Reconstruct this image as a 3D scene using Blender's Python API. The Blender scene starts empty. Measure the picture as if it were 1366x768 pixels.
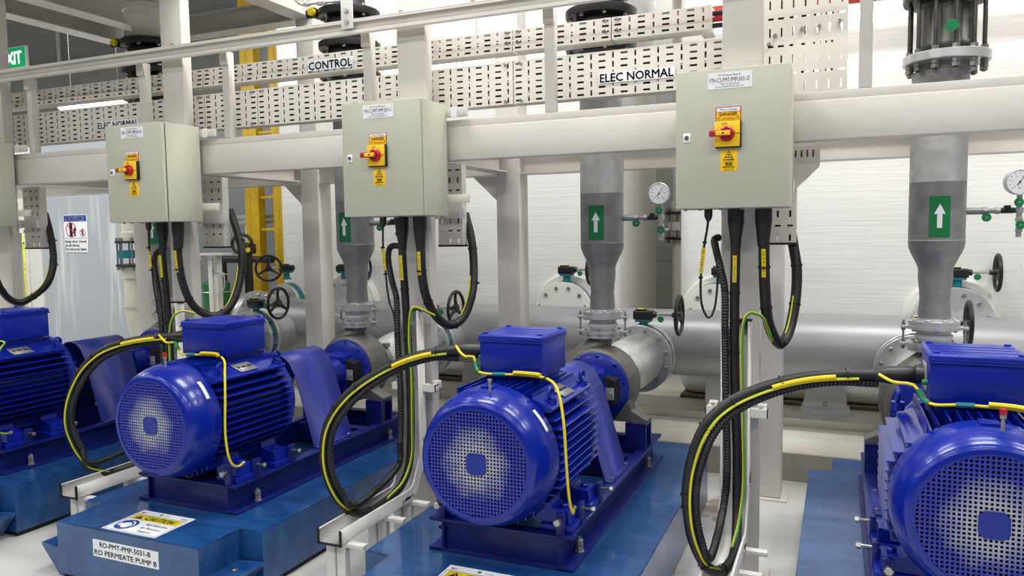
import bpy, bmesh, math, random
from mathutils import Vector, Matrix
random.seed(7)
PI = math.pi
sc = bpy.context.scene
COL = sc.collection

# ------------------------------------------------------------------ colours / materials
def lin(c):
    return tuple(((v/255)/12.92 if v/255 <= .04045 else ((v/255+.055)/1.055)**2.4) for v in c)

def mat(name, rgb, rough=.5, metal=0., var=0., scale=8., bump=0., bscale=60., coat=0., stretch=(1,1,1), rgb2=None, spec=None):
    m = bpy.data.materials.new(name); m.use_nodes = True
    nt = m.node_tree; n = nt.nodes; l = nt.links
    b = n['Principled BSDF']; c = lin(rgb)
    b.inputs['Base Color'].default_value = (*c, 1); b.inputs['Roughness'].default_value = rough
    b.inputs['Metallic'].default_value = metal; b.inputs['Coat Weight'].default_value = coat
    if spec is not None: b.inputs['Specular IOR Level'].default_value = spec
    if var or bump or rgb2:
        tc = n.new('ShaderNodeTexCoord'); mp = n.new('ShaderNodeMapping'); mp.inputs['Scale'].default_value = stretch
        l.new(tc.outputs['Object'], mp.inputs['Vector'])
    if var or rgb2:
        no = n.new('ShaderNodeTexNoise'); no.inputs['Scale'].default_value = scale; no.inputs['Detail'].default_value = 6
        no.inputs['Roughness'].default_value = .6
        l.new(mp.outputs['Vector'], no.inputs['Vector'])
        rp = n.new('ShaderNodeValToRGB'); e = rp.color_ramp.elements
        e[0].position = .35; e[1].position = .68
        c2 = lin(rgb2) if rgb2 else tuple(min(1, v*(1+var)) for v in c)
        c1 = c if rgb2 else tuple(v*(1-var) for v in c)
        e[0].color = (*c1, 1); e[1].color = (*c2, 1)
        l.new(no.outputs['Fac'], rp.inputs['Fac']); l.new(rp.outputs['Color'], b.inputs['Base Color'])
    if bump:
        nb = n.new('ShaderNodeTexNoise'); nb.inputs['Scale'].default_value = bscale; nb.inputs['Detail'].default_value = 3
        l.new(mp.outputs['Vector'], nb.inputs['Vector'])
        bp = n.new('ShaderNodeBump'); bp.inputs['Strength'].default_value = bump; bp.inputs['Distance'].default_value = .004
        l.new(nb.outputs['Fac'], bp.inputs['Height']); l.new(bp.outputs['Normal'], b.inputs['Normal'])
    return m

def emis(name, rgb, s):
    m = bpy.data.materials.new(name); m.use_nodes = True
    b = m.node_tree.nodes['Principled BSDF']; c = lin(rgb)
    b.inputs['Base Color'].default_value = (*c, 1); b.inputs['Emission Color'].default_value = (*c, 1)
    b.inputs['Emission Strength'].default_value = s
    return m

M = {}
M['beige'] = mat('beige_paint', (212,207,199), .42, var=.03, scale=4)
M['white_steel'] = mat('white_paint', (222,220,215), .4, var=.03, scale=5)
M['tray'] = mat('tray_enamel', (222,217,207), .4)
M['cabinet'] = mat('cabinet_grey_green', (183,183,166), .45, var=.04, scale=120, bump=.25, bscale=260)
M['motor'] = mat('motor_blue', (6,32,138), .24, var=.05, scale=3, coat=.15, spec=.35)
M['motor_lt'] = mat('motor_blue_satin', (6,32,146), .34, var=.06, scale=5, coat=.1, spec=.35)
M['guard'] = mat('guard_blue', (36,46,142), .42, var=.06, scale=5)
M['frame'] = mat('frame_blue', (18,28,108), .38, var=.12, scale=9, coat=.1, spec=.4)
M['plinth'] = mat('plinth_blue', (14,60,114), .3, rgb2=(34,84,142), scale=5, stretch=(1,2.2,1), coat=.5, bump=.12, bscale=22)
M['plinth_dust'] = None
M['steel'] = mat('brushed_steel', (200,200,200), .34, .6, var=.08, scale=14)
M['steel_dull'] = mat('dull_steel', (146,146,145), .48, .4, var=.16, scale=9, bump=.1)
M['casting'] = mat('cast_steel', (126,124,118), .5, .7, var=.14, scale=18, bump=.35, bscale=140)
M['header'] = mat('header_pipe_steel', (170,170,172), .42, .55, var=.05, scale=3, stretch=(.15,1,1))
M['bolt'] = mat('zinc_bolt', (170,170,165), .3, .9)
M['black'] = mat('black_plastic', (22,22,23), .42)
M['rubber'] = mat('black_rubber', (26,26,27), .5, var=.2, scale=30)
M['yellow'] = mat('cable_yellow', (224,200,22), .4)
M['yellowsign'] = mat('sign_yellow', (244,198,12), .45)
M['green'] = mat('wire_green', (70,150,50), .45)
M['tag'] = mat('tag_green', (12,118,66), .4)
M['teal'] = mat('teal_paint', (10,112,124), .4, var=.06)
M['red'] = mat('red_plastic', (170,20,28), .35)
M['redpaint'] = mat('red_pipe_paint', (176,58,36), .45)
M['white'] = mat('white_label', (236,238,242), .5)
M['whitebell'] = mat('white_bellows', (206,208,208), .35)
M['ink'] = mat('label_ink', (18,18,20), .6)
M['inkblue'] = mat('label_blue', (28,66,150), .5)
M['inkred'] = mat('label_red', (190,28,30), .5)
M['grey'] = mat('grey_paint', (120,120,120), .5)
M['pvc'] = mat('cream_pvc', (205,202,190), .4, var=.03)
M['ladder'] = mat('ladder_yellow', (196,160,14), .5, var=.1, scale=6)
M['greenv'] = mat('vessel_green', (16,110,58), .35)
M['brown'] = mat('brown_timber', (108,92,74), .7, var=.2, scale=12)
M['dial'] = mat('gauge_dial', (225,228,230), .4)
M['dark'] = mat('dark_interior', (14,14,18), .7)
M['housing'] = mat('dark_coupling_steel', (84,82,78), .4, .75, var=.15, scale=12)
M['sticker'] = mat('white_sticker', (225,228,232), .4)
M['nozwhite'] = mat('white_grp_flange', (226,225,219), .4)
M['lampbody'] = mat('lamp_housing', (228,228,226), .5)
M['tube'] = emis('lamp_tube', (255,253,246), 4.5)
M['exit'] = emis('exit_green', (6,150,88), .55)
M['exitw'] = emis('exit_white', (235,250,240), .9)
M['hedge'] = mat('hedge_leaf', (160,180,40), .7, rgb2=(230,222,90), scale=24)

def tank_mat():
    m = mat('white_tank_skin', (226,225,220), .4)
    nt = m.node_tree; n = nt.nodes; l = nt.links; b = n['Principled BSDF']
    tc = n.new('ShaderNodeTexCoord'); mp = n.new('ShaderNodeMapping'); mp.inputs['Scale'].default_value = (1.2,1.2,52)
    l.new(tc.outputs['Object'], mp.inputs['Vector'])
    a = n.new('ShaderNodeTexNoise'); a.inputs['Scale'].default_value = 1.3; a.inputs['Detail'].default_value = 5
    l.new(mp.outputs['Vector'], a.inputs['Vector'])
    bp = n.new('ShaderNodeBump'); bp.inputs['Strength'].default_value = .11; bp.inputs['Distance'].default_value = .02
    l.new(a.outputs['Fac'], bp.inputs['Height']); l.new(bp.outputs['Normal'], b.inputs['Normal'])
    rp = n.new('ShaderNodeValToRGB'); e = rp.color_ramp.elements
    e[0].position = .3; e[0].color = (*lin((227,226,221)),1); e[1].position = .6; e[1].color = (*lin((234,233,229)),1)
    l.new(a.outputs['Fac'], rp.inputs['Fac']); l.new(rp.outputs['Color'], b.inputs['Base Color'])
    return m
M['tank'] = tank_mat()
def floor_mat():
    m = mat('epoxy_floor', (208,207,202), .3, var=.03, scale=1.5)
    nt = m.node_tree; n = nt.nodes; l = nt.links; b = n['Principled BSDF']
    src = b.inputs['Base Color'].links[0].from_socket
    # a brown damp stain on the slab beside one plinth
    tc = n.new('ShaderNodeTexCoord'); mp = n.new('ShaderNodeMapping')
    mp.inputs['Location'].default_value = (.70*3.6,-5.02*2.0,0); mp.inputs['Scale'].default_value = (3.6,2.0,1)
    l.new(tc.outputs['Object'], mp.inputs['Vector'])
    ns = n.new('ShaderNodeTexNoise'); ns.inputs['Scale'].default_value = 9; ns.inputs['Detail'].default_value = 5
    l.new(tc.outputs['Object'], ns.inputs['Vector'])
    ln = n.new('ShaderNodeVectorMath'); ln.operation = 'LENGTH'; l.new(mp.outputs['Vector'], ln.inputs[0])
    ad = n.new('ShaderNodeMath'); ad.operation = 'ADD'; l.new(ln.outputs['Value'], ad.inputs[0]); l.new(ns.outputs['Fac'], ad.inputs[1])
    rp = n.new('ShaderNodeValToRGB'); e = rp.color_ramp.elements
    e[0].position = .8; e[0].color = (.75,.75,.75,1); e[1].position = 1.0; e[1].color = (0,0,0,1)
    l.new(ad.outputs['Value'], rp.inputs['Fac'])
    mx = n.new('ShaderNodeMix'); mx.data_type = 'RGBA'
    l.new(rp.outputs['Color'], mx.inputs[0]); l.new(src, mx.inputs[6]); mx.inputs[7].default_value = (*lin((128,112,92)),1)
    l.new(mx.outputs[2], b.inputs['Base Color'])
    return m
M['floor'] = floor_mat()
M['curb'] = mat('curb_paint', (204,200,188), .45, var=.04, scale=3)
M['curbface'] = mat('curb_face_shade', (150,146,134), .55, var=.06, scale=6)  # shade of the front face under overhead light, put into a darker colour
def patch_mat():
    m = mat('grey_wall_filler', (168,174,178), .6)
    nt = m.node_tree; n = nt.nodes; l = nt.links; b = n['Principled BSDF']
    tc = n.new('ShaderNodeTexCoord')
    def ramp(src, p0, p1):
        r = n.new('ShaderNodeValToRGB'); r.color_ramp.elements[0].position = p0; r.color_ramp.elements[1].position = p1
        l.new(src, r.inputs['Fac']); return r.outputs['Color']
    mp = n.new('ShaderNodeMapping'); mp.inputs['Scale'].default_value = (3.0,1,.22); l.new(tc.outputs['Object'], mp.inputs['Vector'])
    a = n.new('ShaderNodeTexNoise'); a.inputs['Scale'].default_value = 1.6; a.inputs['Detail'].default_value = 4; l.new(mp.outputs['Vector'], a.inputs['Vector'])
    f1 = ramp(a.outputs['Fac'], .57, .68)
    mx = n.new('ShaderNodeMix'); mx.data_type = 'RGBA'
    l.new(f1, mx.inputs[0]); mx.inputs[6].default_value = (*lin((170,176,181)),1); mx.inputs[7].default_value = (*lin((208,210,214)),1)
    l.new(mx.outputs[2], b.inputs['Base Color'])
    return m
M['patchwall'] = patch_mat()
def block_mat():
    m = mat('concrete_block_wall', (150,150,146), .7)
    nt = m.node_tree; n = nt.nodes; l = nt.links; b = n['Principled BSDF']
    tc = n.new('ShaderNodeTexCoord'); mp = n.new('ShaderNodeMapping'); mp.inputs['Rotation'].default_value = (PI/2,0,0)
    l.new(tc.outputs['Object'], mp.inputs['Vector'])
    br = n.new('ShaderNodeTexBrick'); br.inputs['Scale'].default_value = 1.0
    br.inputs['Brick Width'].default_value = .45; br.inputs['Row Height'].default_value = .2; br.inputs['Mortar Size'].default_value = .006
    br.inputs['Color1'].default_value = (*lin((156,156,150)),1); br.inputs['Color2'].default_value = (*lin((146,146,141)),1); br.inputs['Mortar'].default_value = (*lin((140,140,136)),1)
    l.new(mp.outputs['Vector'], br.inputs['Vector']); l.new(br.outputs['Color'], b.inputs['Base Color'])
    return m
M['block'] = block_mat()
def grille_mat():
    m = mat('fan_grille_sheen_blue', (34,42,150), .4)
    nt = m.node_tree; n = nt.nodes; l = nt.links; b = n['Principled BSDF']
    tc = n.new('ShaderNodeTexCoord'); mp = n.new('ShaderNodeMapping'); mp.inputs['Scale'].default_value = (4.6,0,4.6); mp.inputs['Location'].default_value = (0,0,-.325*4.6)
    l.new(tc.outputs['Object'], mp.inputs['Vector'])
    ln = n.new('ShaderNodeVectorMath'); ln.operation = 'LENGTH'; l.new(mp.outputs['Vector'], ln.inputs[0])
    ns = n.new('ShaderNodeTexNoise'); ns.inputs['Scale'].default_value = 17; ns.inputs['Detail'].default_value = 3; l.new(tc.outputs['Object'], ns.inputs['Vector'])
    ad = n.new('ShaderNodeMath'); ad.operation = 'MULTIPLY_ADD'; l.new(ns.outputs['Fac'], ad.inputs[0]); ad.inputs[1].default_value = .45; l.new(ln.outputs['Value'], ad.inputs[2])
    rp = n.new('ShaderNodeValToRGB'); e = rp.color_ramp.elements     # specular sheen painted in as paler grey towards the middle
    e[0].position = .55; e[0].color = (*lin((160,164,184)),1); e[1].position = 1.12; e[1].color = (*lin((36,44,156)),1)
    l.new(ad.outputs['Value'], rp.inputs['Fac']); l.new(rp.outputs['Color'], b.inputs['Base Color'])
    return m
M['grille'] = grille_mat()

# ------------------------------------------------------------------ mesh builder
def spline(pts, step=.03):
    P = [Vector(p) for p in pts]
    if len(P) < 3: return P
    P = [P[0]*2-P[1]] + P + [P[-1]*2-P[-2]]
    out = []
    for i in range(1, len(P)-2):
        p0,p1,p2,p3 = P[i-1],P[i],P[i+1],P[i+2]
        n = max(2, int((p2-p1).length/step))
        for k in range(n):
            t = k/n
            out.append(.5*((2*p1)+(p2-p0)*t+(2*p0-5*p1+4*p2-p3)*t*t+(3*p1-p0-3*p2+p3)*t**3))
    out.append(P[-2]); return out

class MB:
    def __init__(s, m='beige'):
        s.bm = bmesh.new(); s.mats = []; s.use(m)
    def use(s, m):
        m = M[m] if isinstance(m, str) else m
        if m not in s.mats: s.mats.append(m)
        s.mi = s.mats.index(m); return s
    def face(s, vs, mi=None):
        try: f = s.bm.faces.new(vs)
        except ValueError: return None
        f.material_index = s.mi if mi is None else mi; f.smooth = True; return f
    def v(s, p): return s.bm.verts.new(p)
    def quad(s, a,b,c,d): return s.face([s.v(a),s.v(b),s.v(c),s.v(d)])
    def box(s, x0,x1,y0,y1,z0,z1, bev=0, seg=2):
        if x0>x1: x0,x1=x1,x0
        if y0>y1: y0,y1=y1,y0
        if z0>z1: z0,z1=z1,z0
        V = [s.v((x,y,z)) for z in (z0,z1) for y in (y0,y1) for x in (x0,x1)]
        F = [s.face([V[i] for i in q]) for q in ((0,2,3,1),(4,5,7,6),(0,1,5,4),(2,6,7,3),(0,4,6,2),(1,3,7,5))]
        if bev:
            es = list({e for f in F for e in f.edges})
            r = bmesh.ops.bevel(s.bm, geom=es, offset=bev, segments=seg, affect='EDGES', profile=.5)
            for f in r['faces']: f.material_index = s.mi; f.smooth = True
        return s
    def frame_of(s, d):
        d = Vector(d).normalized(); u = Vector((0,0,1)) if abs(d.z) < .9 else Vector((1,0,0))
        a = d.cross(u).normalized(); return a, a.cross(d).normalized()
    def lathe(s, prof, org, ax, seg=28, a0=0, a1=2*PI, cap0=True, cap1=True, close=False):
        org = Vector(org); ax = Vector(ax).normalized(); u, w = s.frame_of(ax)
        full = abs(a1-a0-2*PI) < 1e-6; n = seg if full else seg+1
        rings = []
        for r,h in prof:
            rings.append([s.v(org+ax*h+(u*math.cos(a0+(a1-a0)*k/seg)+w*math.sin(a0+(a1-a0)*k/seg))*r) for k in range(n)])
        m = len(rings)
        for i in range(m if close else m-1):
            A = rings[i]; B = rings[(i+1)%m]
            for k in range(seg):
                s.face([A[k],B[k],B[(k+1)%n],A[(k+1)%n]])
        if full and not close:
            if cap0: s.face(rings[0])
            if cap1: s.face(rings[-1][::-1])
        return s
    def cyl(s, p0, p1, r, seg=14, r1=None):
        p0 = Vector(p0); p1 = Vector(p1); d = p1-p0
        return s.lathe([(r,0),(r if r1 is None else r1, d.length)], p0, d, seg)
    def ring(s, org, ax, R, r, seg=28, sub=8):
        return s.lathe([(R+r*math.cos(2*PI*k/sub), r*math.sin(2*PI*k/sub)) for k in range(sub)], org, ax, seg, close=True)
    def tube(s, P, r, seg=10, split=None, rf=None, caps=True):
        P = [Vector(p) for p in P]; n = len(P); T = []
        for i in range(n):
            T.append(((P[min(i+1,n-1)]-P[max(i-1,0)])).normalized())
        a, b = s.frame_of(T[0]); rings = []
        for i in range(n):
            if i:
                a = (a - T[i]*a.dot(T[i])).normalized(); b = a.cross(T[i]).normalized()
            rr = rf(i, n) if rf else r
            rings.append([s.v(P[i]+(a*math.cos(2*PI*k/seg)+b*math.sin(2*PI*k/seg))*rr) for k in range(seg)])
        mi = s.mi
        if split: i1 = (s.use(split[0]), s.mi)[1]; i2 = (s.use(split[1]), s.mi)[1]
        for i in range(n-1):
            for k in range(seg):
                q = mi if not split else (i1 if k % 4 < 2 else i2)
                s.face([rings[i][k],rings[i][(k+1)%seg],rings[i+1][(k+1)%seg],rings[i+1][k]], q)
        if caps:
            s.face(rings[0][::-1], mi); s.face(rings[-1], mi)
        s.mi = mi; return s
    def prism(s, poly, fn, h0, h1):
        """poly of (u,v); fn(u,v,h) -> point"""
        A = [s.v(fn(u,w,h0)) for u,w in poly]; B = [s.v(fn(u,w,h1)) for u,w in poly]; n = len(poly)
        s.face(A); s.face(B[::-1])
        for i in range(n): s.face([A[i],B[i],B[(i+1)%n],A[(i+1)%n]])
        return s
    def hexbolt(s, p, ax, r=.012, h=.012, shaft=0):
        p = Vector(p); ax = Vector(ax).normalized()
        s.lathe([(r,0),(r,h*.8),(r*.8,h)], p, ax, 6)
        if shaft: s.cyl(p, p-ax*shaft, r*.55, 8)
        return s
    def text(s, txt, pos, w=None, h=.02, right=(1,0,0), up=(0,0,1), m='ink', align='CENTER', shear=0, bold=0):
        """pos = centre of the line; fits height h and, if given, width w"""
        cu = bpy.data.curves.new('lettering','FONT'); cu.body = txt; cu.align_x = align; cu.size = 1; cu.resolution_u = 2
        cu.shear = shear
        ob = bpy.data.objects.new('lettering', cu); COL.objects.link(ob)
        dg = bpy.context.evaluated_depsgraph_get(); me = ob.evaluated_get(dg).to_mesh()
        R = Vector(right).normalized(); U = Vector(up).normalized(); pos = Vector(pos)
        xs = [v.co.x for v in me.vertices]; ys = [v.co.y for v in me.vertices]
        if xs:
            x0,x1,y0,y1 = min(xs),max(xs),min(ys),max(ys); sy = h/.72
            sx = (w/(x1-x0)) if w else sy
            cx = (x0+x1)/2 if align == 'CENTER' else x0
            mi = s.mi; s.use(m)
            q = .032*h
            for ox,oy in (((-q,0),(q,0),(0,q),(0,-q)) if bold else ((0,0),)):      # a second pass thickens the strokes
                V = [s.v(pos+R*((v.co.x-cx)*sx+ox)+U*((v.co.y-.36)*sy+oy)) for v in me.vertices]
                for p in me.polygons: s.face([V[i] for i in p.vertices])
            s.mi = mi
        ob.evaluated_get(dg).to_mesh_clear(); bpy.data.objects.remove(ob); bpy.data.curves.remove(cu)
        return s
    def perf(s, u0,u1,v0,v1, fn, pitch=.0645, hw=.040, hh=.0115, nH=7, vw=.0105, vh=.032, nV=5, start=0):
        """slotted sheet over (u,v): columns of slots lying along u alternate with columns of upright ones"""
        n = max(1, int(round((u1-u0)/pitch))); du = (u1-u0)/n; H = v1-v0
        for i in range(n):
            a = u0+i*du; b = a+du; c = (a+b)/2
            if (i+start) % 2 == 0: w, hgt, k = hw, hh, nH
            else: w, hgt, k = vw, vh, nV
            w = min(w, du*.8); x0, x1 = c-w/2, c+w/2
            def Q(p,q,r,t):
                for d in (0,.0025):
                    f = s.quad(*[Vector(w_)+Vector((0,d,0)) for w_ in (fn(p,r),fn(q,r),fn(q,t),fn(p,t))])
                    if f: f.smooth = False
            Q(a,x0,v0,v1); Q(x1,b,v0,v1)
            zc = [v0+H*(j+.5)/k for j in range(k)]; last = v0
            for z in zc:
                Q(x0,x1,last,z-hgt/2); last = z+hgt/2
            Q(x0,x1,last,v1)
        return s
    def build(s, name, parent=None, off=(0,0,0), solid=0):
        bm = s.bm; off = Vector(off)
        bmesh.ops.recalc_face_normals(bm, faces=[f for f in bm.faces]) if not solid else None
        for v in bm.verts: v.co -= off
        for e in bm.edges:
            if len(e.link_faces) == 2 and e.calc_face_angle(0) > .62: e.smooth = False
        me = bpy.data.meshes.new(name); bm.to_mesh(me); bm.free()
        for m in s.mats: me.materials.append(m)
        o = bpy.data.objects.new(name, me); COL.objects.link(o)
        if parent: o.parent = parent
        else: o.location = off
        if solid:
            md = o.modifiers.new('thickness','SOLIDIFY'); md.thickness = solid; md.offset = 0
        return o

class Thing:
    def __init__(s, name, label, cat, loc, group=None):
        s.r = bpy.data.objects.new(name, None); s.r.empty_display_size = .1; COL.objects.link(s.r); s.r.location = loc; s.loc = Vector(loc)
        s.r['label'] = label; s.r['category'] = cat
        if group: s.r['group'] = group
    def part(s, name, mb, parent=None, label=None, solid=0, stuff=False):
        o = mb.build(name, parent or s.r, s.loc, solid)
        if label: o['label'] = label
        if stuff: o['kind'] = 'stuff'
        return o

def solo(name, mb, label, cat, loc=(0,0,0), group=None, solid=0):
    o = mb.build(name, None, loc, solid); o['label'] = label; o['category'] = cat
    if group: o['group'] = group
    return o
def struct(name, mb, loc=(0,0,0)):
    o = mb.build(name, None, loc); o['kind'] = 'structure'; return o
def copy_tree(root, dx, label=None, parent=None):
    c = root.copy(); COL.objects.link(c)
    if parent: c.parent = parent
    else: c.location.x += dx
    if label: c['label'] = label
    for ch in list(root.children): copy_tree(ch, 0, None, c)
    return c
def spread(root, labels):
    """labels: {dx: label}; the first (0) is the source itself"""
    out = {}
    for dx, lb in labels.items():
        if dx == 0: root['label'] = lb; out[0] = root
        else: out[dx] = copy_tree(root, dx, lb)
    return out
# ------------------------------------------------------------------ layout constants (metres; camera stands over the origin)
PX = 1.915                       # spacing of the pump sets
X0 = -1.43                       # axis of the third pump set (C)
COLX = {'A':-6.20,'B':-4.29,'C':-2.378,'D':-.47}
AX = .83                         # height of the pump axis

# ================================================================== SETTING
b = MB('floor'); b.box(-16,9,-4,14,-.1,0); struct('floor', b)
b = MB('curb'); b.box(-9.0,8,5.77,12,.0,.213,.008)
b.use('curbface'); b.quad((-9,5.765,0),(8,5.765,0),(8,5.765,.203),(-9,5.765,.203)); struct('trim_1', b)
b = MB('curb'); b.box(-9.0,8,6.54,12,.213,.279,.008); struct('trim_2', b)
b = MB('block'); b.box(-15,9,10.0,10.2,0,7.5); struct('wall_back', b)
b = MB('patchwall'); b.box(-10.55,-8.35,7.5,7.62,0,3.4); b.box(-8.42,-8.3,7.5,9.98,0,3.4); struct('wall_left', b)
b = MB('white_steel')
b.box(-10.8,-10.55,7.46,7.66,0,3.4,.004); b.box(-11.6,-11.36,7.46,7.66,0,3.4,.004); b.box(-11.36,-10.8,7.46,7.66,0,.72,.004); b.box(-11.36,-10.8,7.46,7.66,1.95,3.4,.004)
b.box(-10.86,-10.8,7.43,7.7,.72,1.95,.003); b.box(-11.36,-11.3,7.43,7.7,.72,1.95,.003); b.box(-11.36,-10.8,7.43,7.7,.72,.77,.003); b.box(-11.36,-10.8,7.43,7.7,1.9,1.95,.003)
struct('window_1', b)

# ================================================================== STEEL STRUCTURE
NM = {'A':('left edge of the photo','behind the control cabinet at the left edge'),'B':('','behind the control cabinet ending -B'),'C':('','behind the control cabinet ending -C'),'D':('','behind the control cabinet ending -D')}
for k, x in COLX.items():
    t = Thing('steel_column','tall cream square steel column '+NM[k][1],'column',(x,4.16,0),'front steel columns')
    b = MB('beige'); b.box(x-.098,x+.098,4.06,4.145,.012,4.4,.010); t.part('shaft', b)
    b = MB('beige'); b.box(x-.15,x+.15,4.0,4.2,0,.012); 
    t.part('base_plate', b)
BKX = {'A':(-6.21,-6.02),'B':(-4.225,-4.045),'C':(-2.405,-2.215),'D':(-.535,-.345)}
BL = {'A':'cream back column standing beside the cream plastic pipe at the far left','B':'cream back column standing left of the white tank, near the yellow ladder','C':'cream back column in the middle, in front of the white tank left of its flanged nozzle','D':'cream back column with its foot seen on the floor behind the cable drop of pump D'}
for k,(a,c) in BKX.items():
    t = Thing('steel_column', BL[k],'column',((a+c)/2,5.42,0),'back steel columns')
    b = MB('beige'); b.box(a,c,5.32,5.5,.012,4.6,.012); t.part('shaft', b)
    b = MB('beige'); b.box(a-.04,c+.04,5.28,5.54,0,.012); t.part('base_plate', b)
segs = [(-6.102,-4.388,'cream steel beam spanning the bay between the left-edge cabinet and the -B cabinet'),(-4.192,-2.476,'cream steel beam spanning the bay between the -B and -C cabinets'),
        (-2.28,-.568,'cream steel beam spanning the bay between the -C and -D cabinets'),(-.372,2.6,'cream steel beam running right from the -D cabinet out of the picture')]
for a,c,lb in segs:
    t = Thing('steel_beam', lb,'beam',((a+c)/2,4.16,2.25),'front beams')
    b = MB('beige'); b.box(a,c,4.06,4.15,2.25,2.445,.01); t.part('hollow_section', b)
    b = MB('beige'); b.box(a,c,4.075,4.15,2.445,2.488,.004); t.part('top_plate', b)
# back I-beam, split between the back columns
bx = [(-9.0,-6.22),(-6.01,-4.235),(-4.035,-2.415),(-2.205,-.545),(-.335,2.8)]
bl = ['cream back beam at the far left, above the grey wall with the notice','cream back beam over the yellow ladder gap','cream back beam above the tank, left of the middle back column','cream back beam crossing behind the riser of pump C','cream back beam crossing behind the riser of pump D']
for (a,c),lb in zip(bx,bl):
    b = MB('beige'); b.box(a,c,5.33,5.49,2.255,2.268); b.box(a,c,5.33,5.49,2.437,2.45); b.box(a,c,5.404,5.416,2.268,2.437)
    solo('steel_beam', b, lb,'beam',((a+c)/2,5.41,2.255),'back beams')
for k in 'ABCD':
    x = COLX[k]
    b = MB('beige'); b.box(x-.07,x+.07,4.152,5.315,2.27,2.282); b.box(x-.07,x+.07,4.152,5.315,2.43,2.442); b.box(x-.006,x+.006,4.152,5.315,2.282,2.43)
    solo('cross_beam', b, 'cream tie beam running back from the column '+NM[k][1],'beam',(x,4.8,2.27),'tie beams')
for k in 'BC':
    c = BKX[k][0]; b = MB('beige')
    b.prism([(c-.005,2.25),(c-.22,2.25),(c-.005,2.05)], lambda u,v,h:(u,h,v), 5.38, 5.392)
    solo('gusset_plate', b, 'triangular cream gusset at the top left of the back column '+('left of the white tank' if k=='B' else 'in the middle'),'bracket',(c-.1,5.386,2.05))
# mezzanine steel overhead
def ibeam_y(x,y0,y1,z0,z1,w,lb):
    b = MB('beige'); b.box(x-w,x+w,y0,y1,z0,z0+.012); b.box(x-w,x+w,y0,y1,z1-.012,z1); b.box(x-.006,x+.006,y0,y1,z0+.012,z1-.012)
    solo('mezzanine_beam', b, lb,'beam',(x,(y0+y1)/2,z0),'mezzanine beams')
ibeam_y(-6.36,2.6,5.55,3.66,3.9,.09,'upper cream mezzanine beam at top left, lower of the two slanting ones')
ibeam_y(-5.98,2.6,5.55,3.72,3.98,.09,'upper cream mezzanine beam at top left, higher of the two slanting ones')
ibeam_y(-4.15,3.9,5.55,3.62,3.86,.09,'cream mezzanine beam slanting at top centre left of the upper black valve flange')
b = MB('beige'); b.box(-5.85,-4.26,5.36,5.52,3.63,3.642); b.box(-5.85,-4.26,5.36,5.52,3.80,3.812); b.box(-5.85,-4.26,5.434,5.446,3.642,3.80)
solo('mezzanine_beam', b,'cream mezzanine beam crossing above the tray between the -B and -C columns','beam',(-5,5.44,3.63),'mezzanine beams')

b = MB('grey'); b.box(-7.6,-3.95,2.2,5.7,4.02,4.06); solo('mezzanine_deck', b,'dark underside of the mezzanine deck at the top left','platform',(-7,6,4.02))
# strut rail over the trays
t = Thing('strut_rail','long cream steel channel rail running above the cable trays','rail',(-3,4.02,3.03))
b = MB('beige'); b.box(-9,2.6,3.99,4.0,3.03,3.115,.002); b.box(-9,2.6,3.965,3.99,3.108,3.116,.002); b.box(-9,2.6,3.965,3.99,3.03,3.038,.002); b.box(-9,2.6,3.965,3.969,3.038,3.05); b.box(-9,2.6,3.965,3.969,3.096,3.108)
b.box(-9,2.6,4.0,4.054,3.064,3.07)
t.part('channel', b)
b = MB('white_steel'); b.box(-2.8,-2.715,3.958,3.964,3.06,3.36,.002)
p = t.part('hanger_plate', b)
for z in (3.1,3.165,3.30):
    b = MB('bolt'); b.hexbolt((-2.757,3.958,z),(0,-1,0),.017,.012); t.part('bolt', b, p)
for x in (-4.19,-2.39,-1.92,-.6):
    b = MB('bolt'); b.hexbolt((x,3.975,3.117),(0,0,1),.012,.014); t.part('bolt', b)
posts = {-5.80:'short cream post on the front beam next to the left-edge cabinet',-4.60:'short cream post just left of the -B column',-3.83:'short cream post right of the -B column, left of the CONTROL label',
         -2.70:'short cream post just left of the -C column, right of the CONTROL label',-1.505:'short cream post midway between the -C and -D cabinets',.095:'tall thin cream post standing right of the -D cabinet'}
for x,lb in posts.items():
    t = Thing('rail_post', lb,'post',(x,4.09,2.489),'short posts carrying the rail')
    top = 3.06 if x < 0 else 3.06
    b = MB('beige'); b.box(x-.029,x+.029,4.075,4.13,2.489,top,.003); t.part('upright', b)
    b = MB('beige'); b.box(x-.031,x+.031,4.058,4.074,2.97,3.06,.002); t.part('end_cleat', b)

# ================================================================== CABLE TRAYS
t = Thing('cable_tray','wide lower cream slotted cable tray with the ELEC NORMAL labels','cable tray',(-4.5,4.3,2.578))
for a,c in ((-9.0,-6.62),(-6.615,-4.2),(-4.195,-3.72),(-3.715,-1.80),(-1.795,-.585)):
    b = MB('tray'); b.perf(a,c,2.582,2.832, lambda u,v:(u,4.25,v)); b.quad((a,4.25,2.582),(c,4.25,2.582),(c,4.345,2.582),(a,4.345,2.582)); b.quad((a,4.25,2.832),(c,4.25,2.832),(c,4.345,2.832),(a,4.345,2.832))
    t.part('tray_section', b)
for xj in (-6.617,-4.197,-3.717,-1.797):
    for dx in (-.05,.05):
        for z in (2.6,2.815):
            b = MB('bolt'); b.hexbolt((xj+dx,4.247,z),(0,-1,0),.011,.009); t.part('splice_bolt', b)
def tlabel(t, x0,x1,z0,z1,y,txt,frac=.96):
    b = MB('white'); b.box(x0,x1,y-.002,y,z0,z1); b.text(txt,((x0+x1)/2,y-.003,(z0+z1)/2),w=(x1-x0)*frac,h=(z1-z0)*.78,bold=.003); t.part('tray_label', b, label='white label reading '+txt)
tlabel(t,-1.272,-.842,2.652,2.712,4.246,'ELEC NORMAL')
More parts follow.
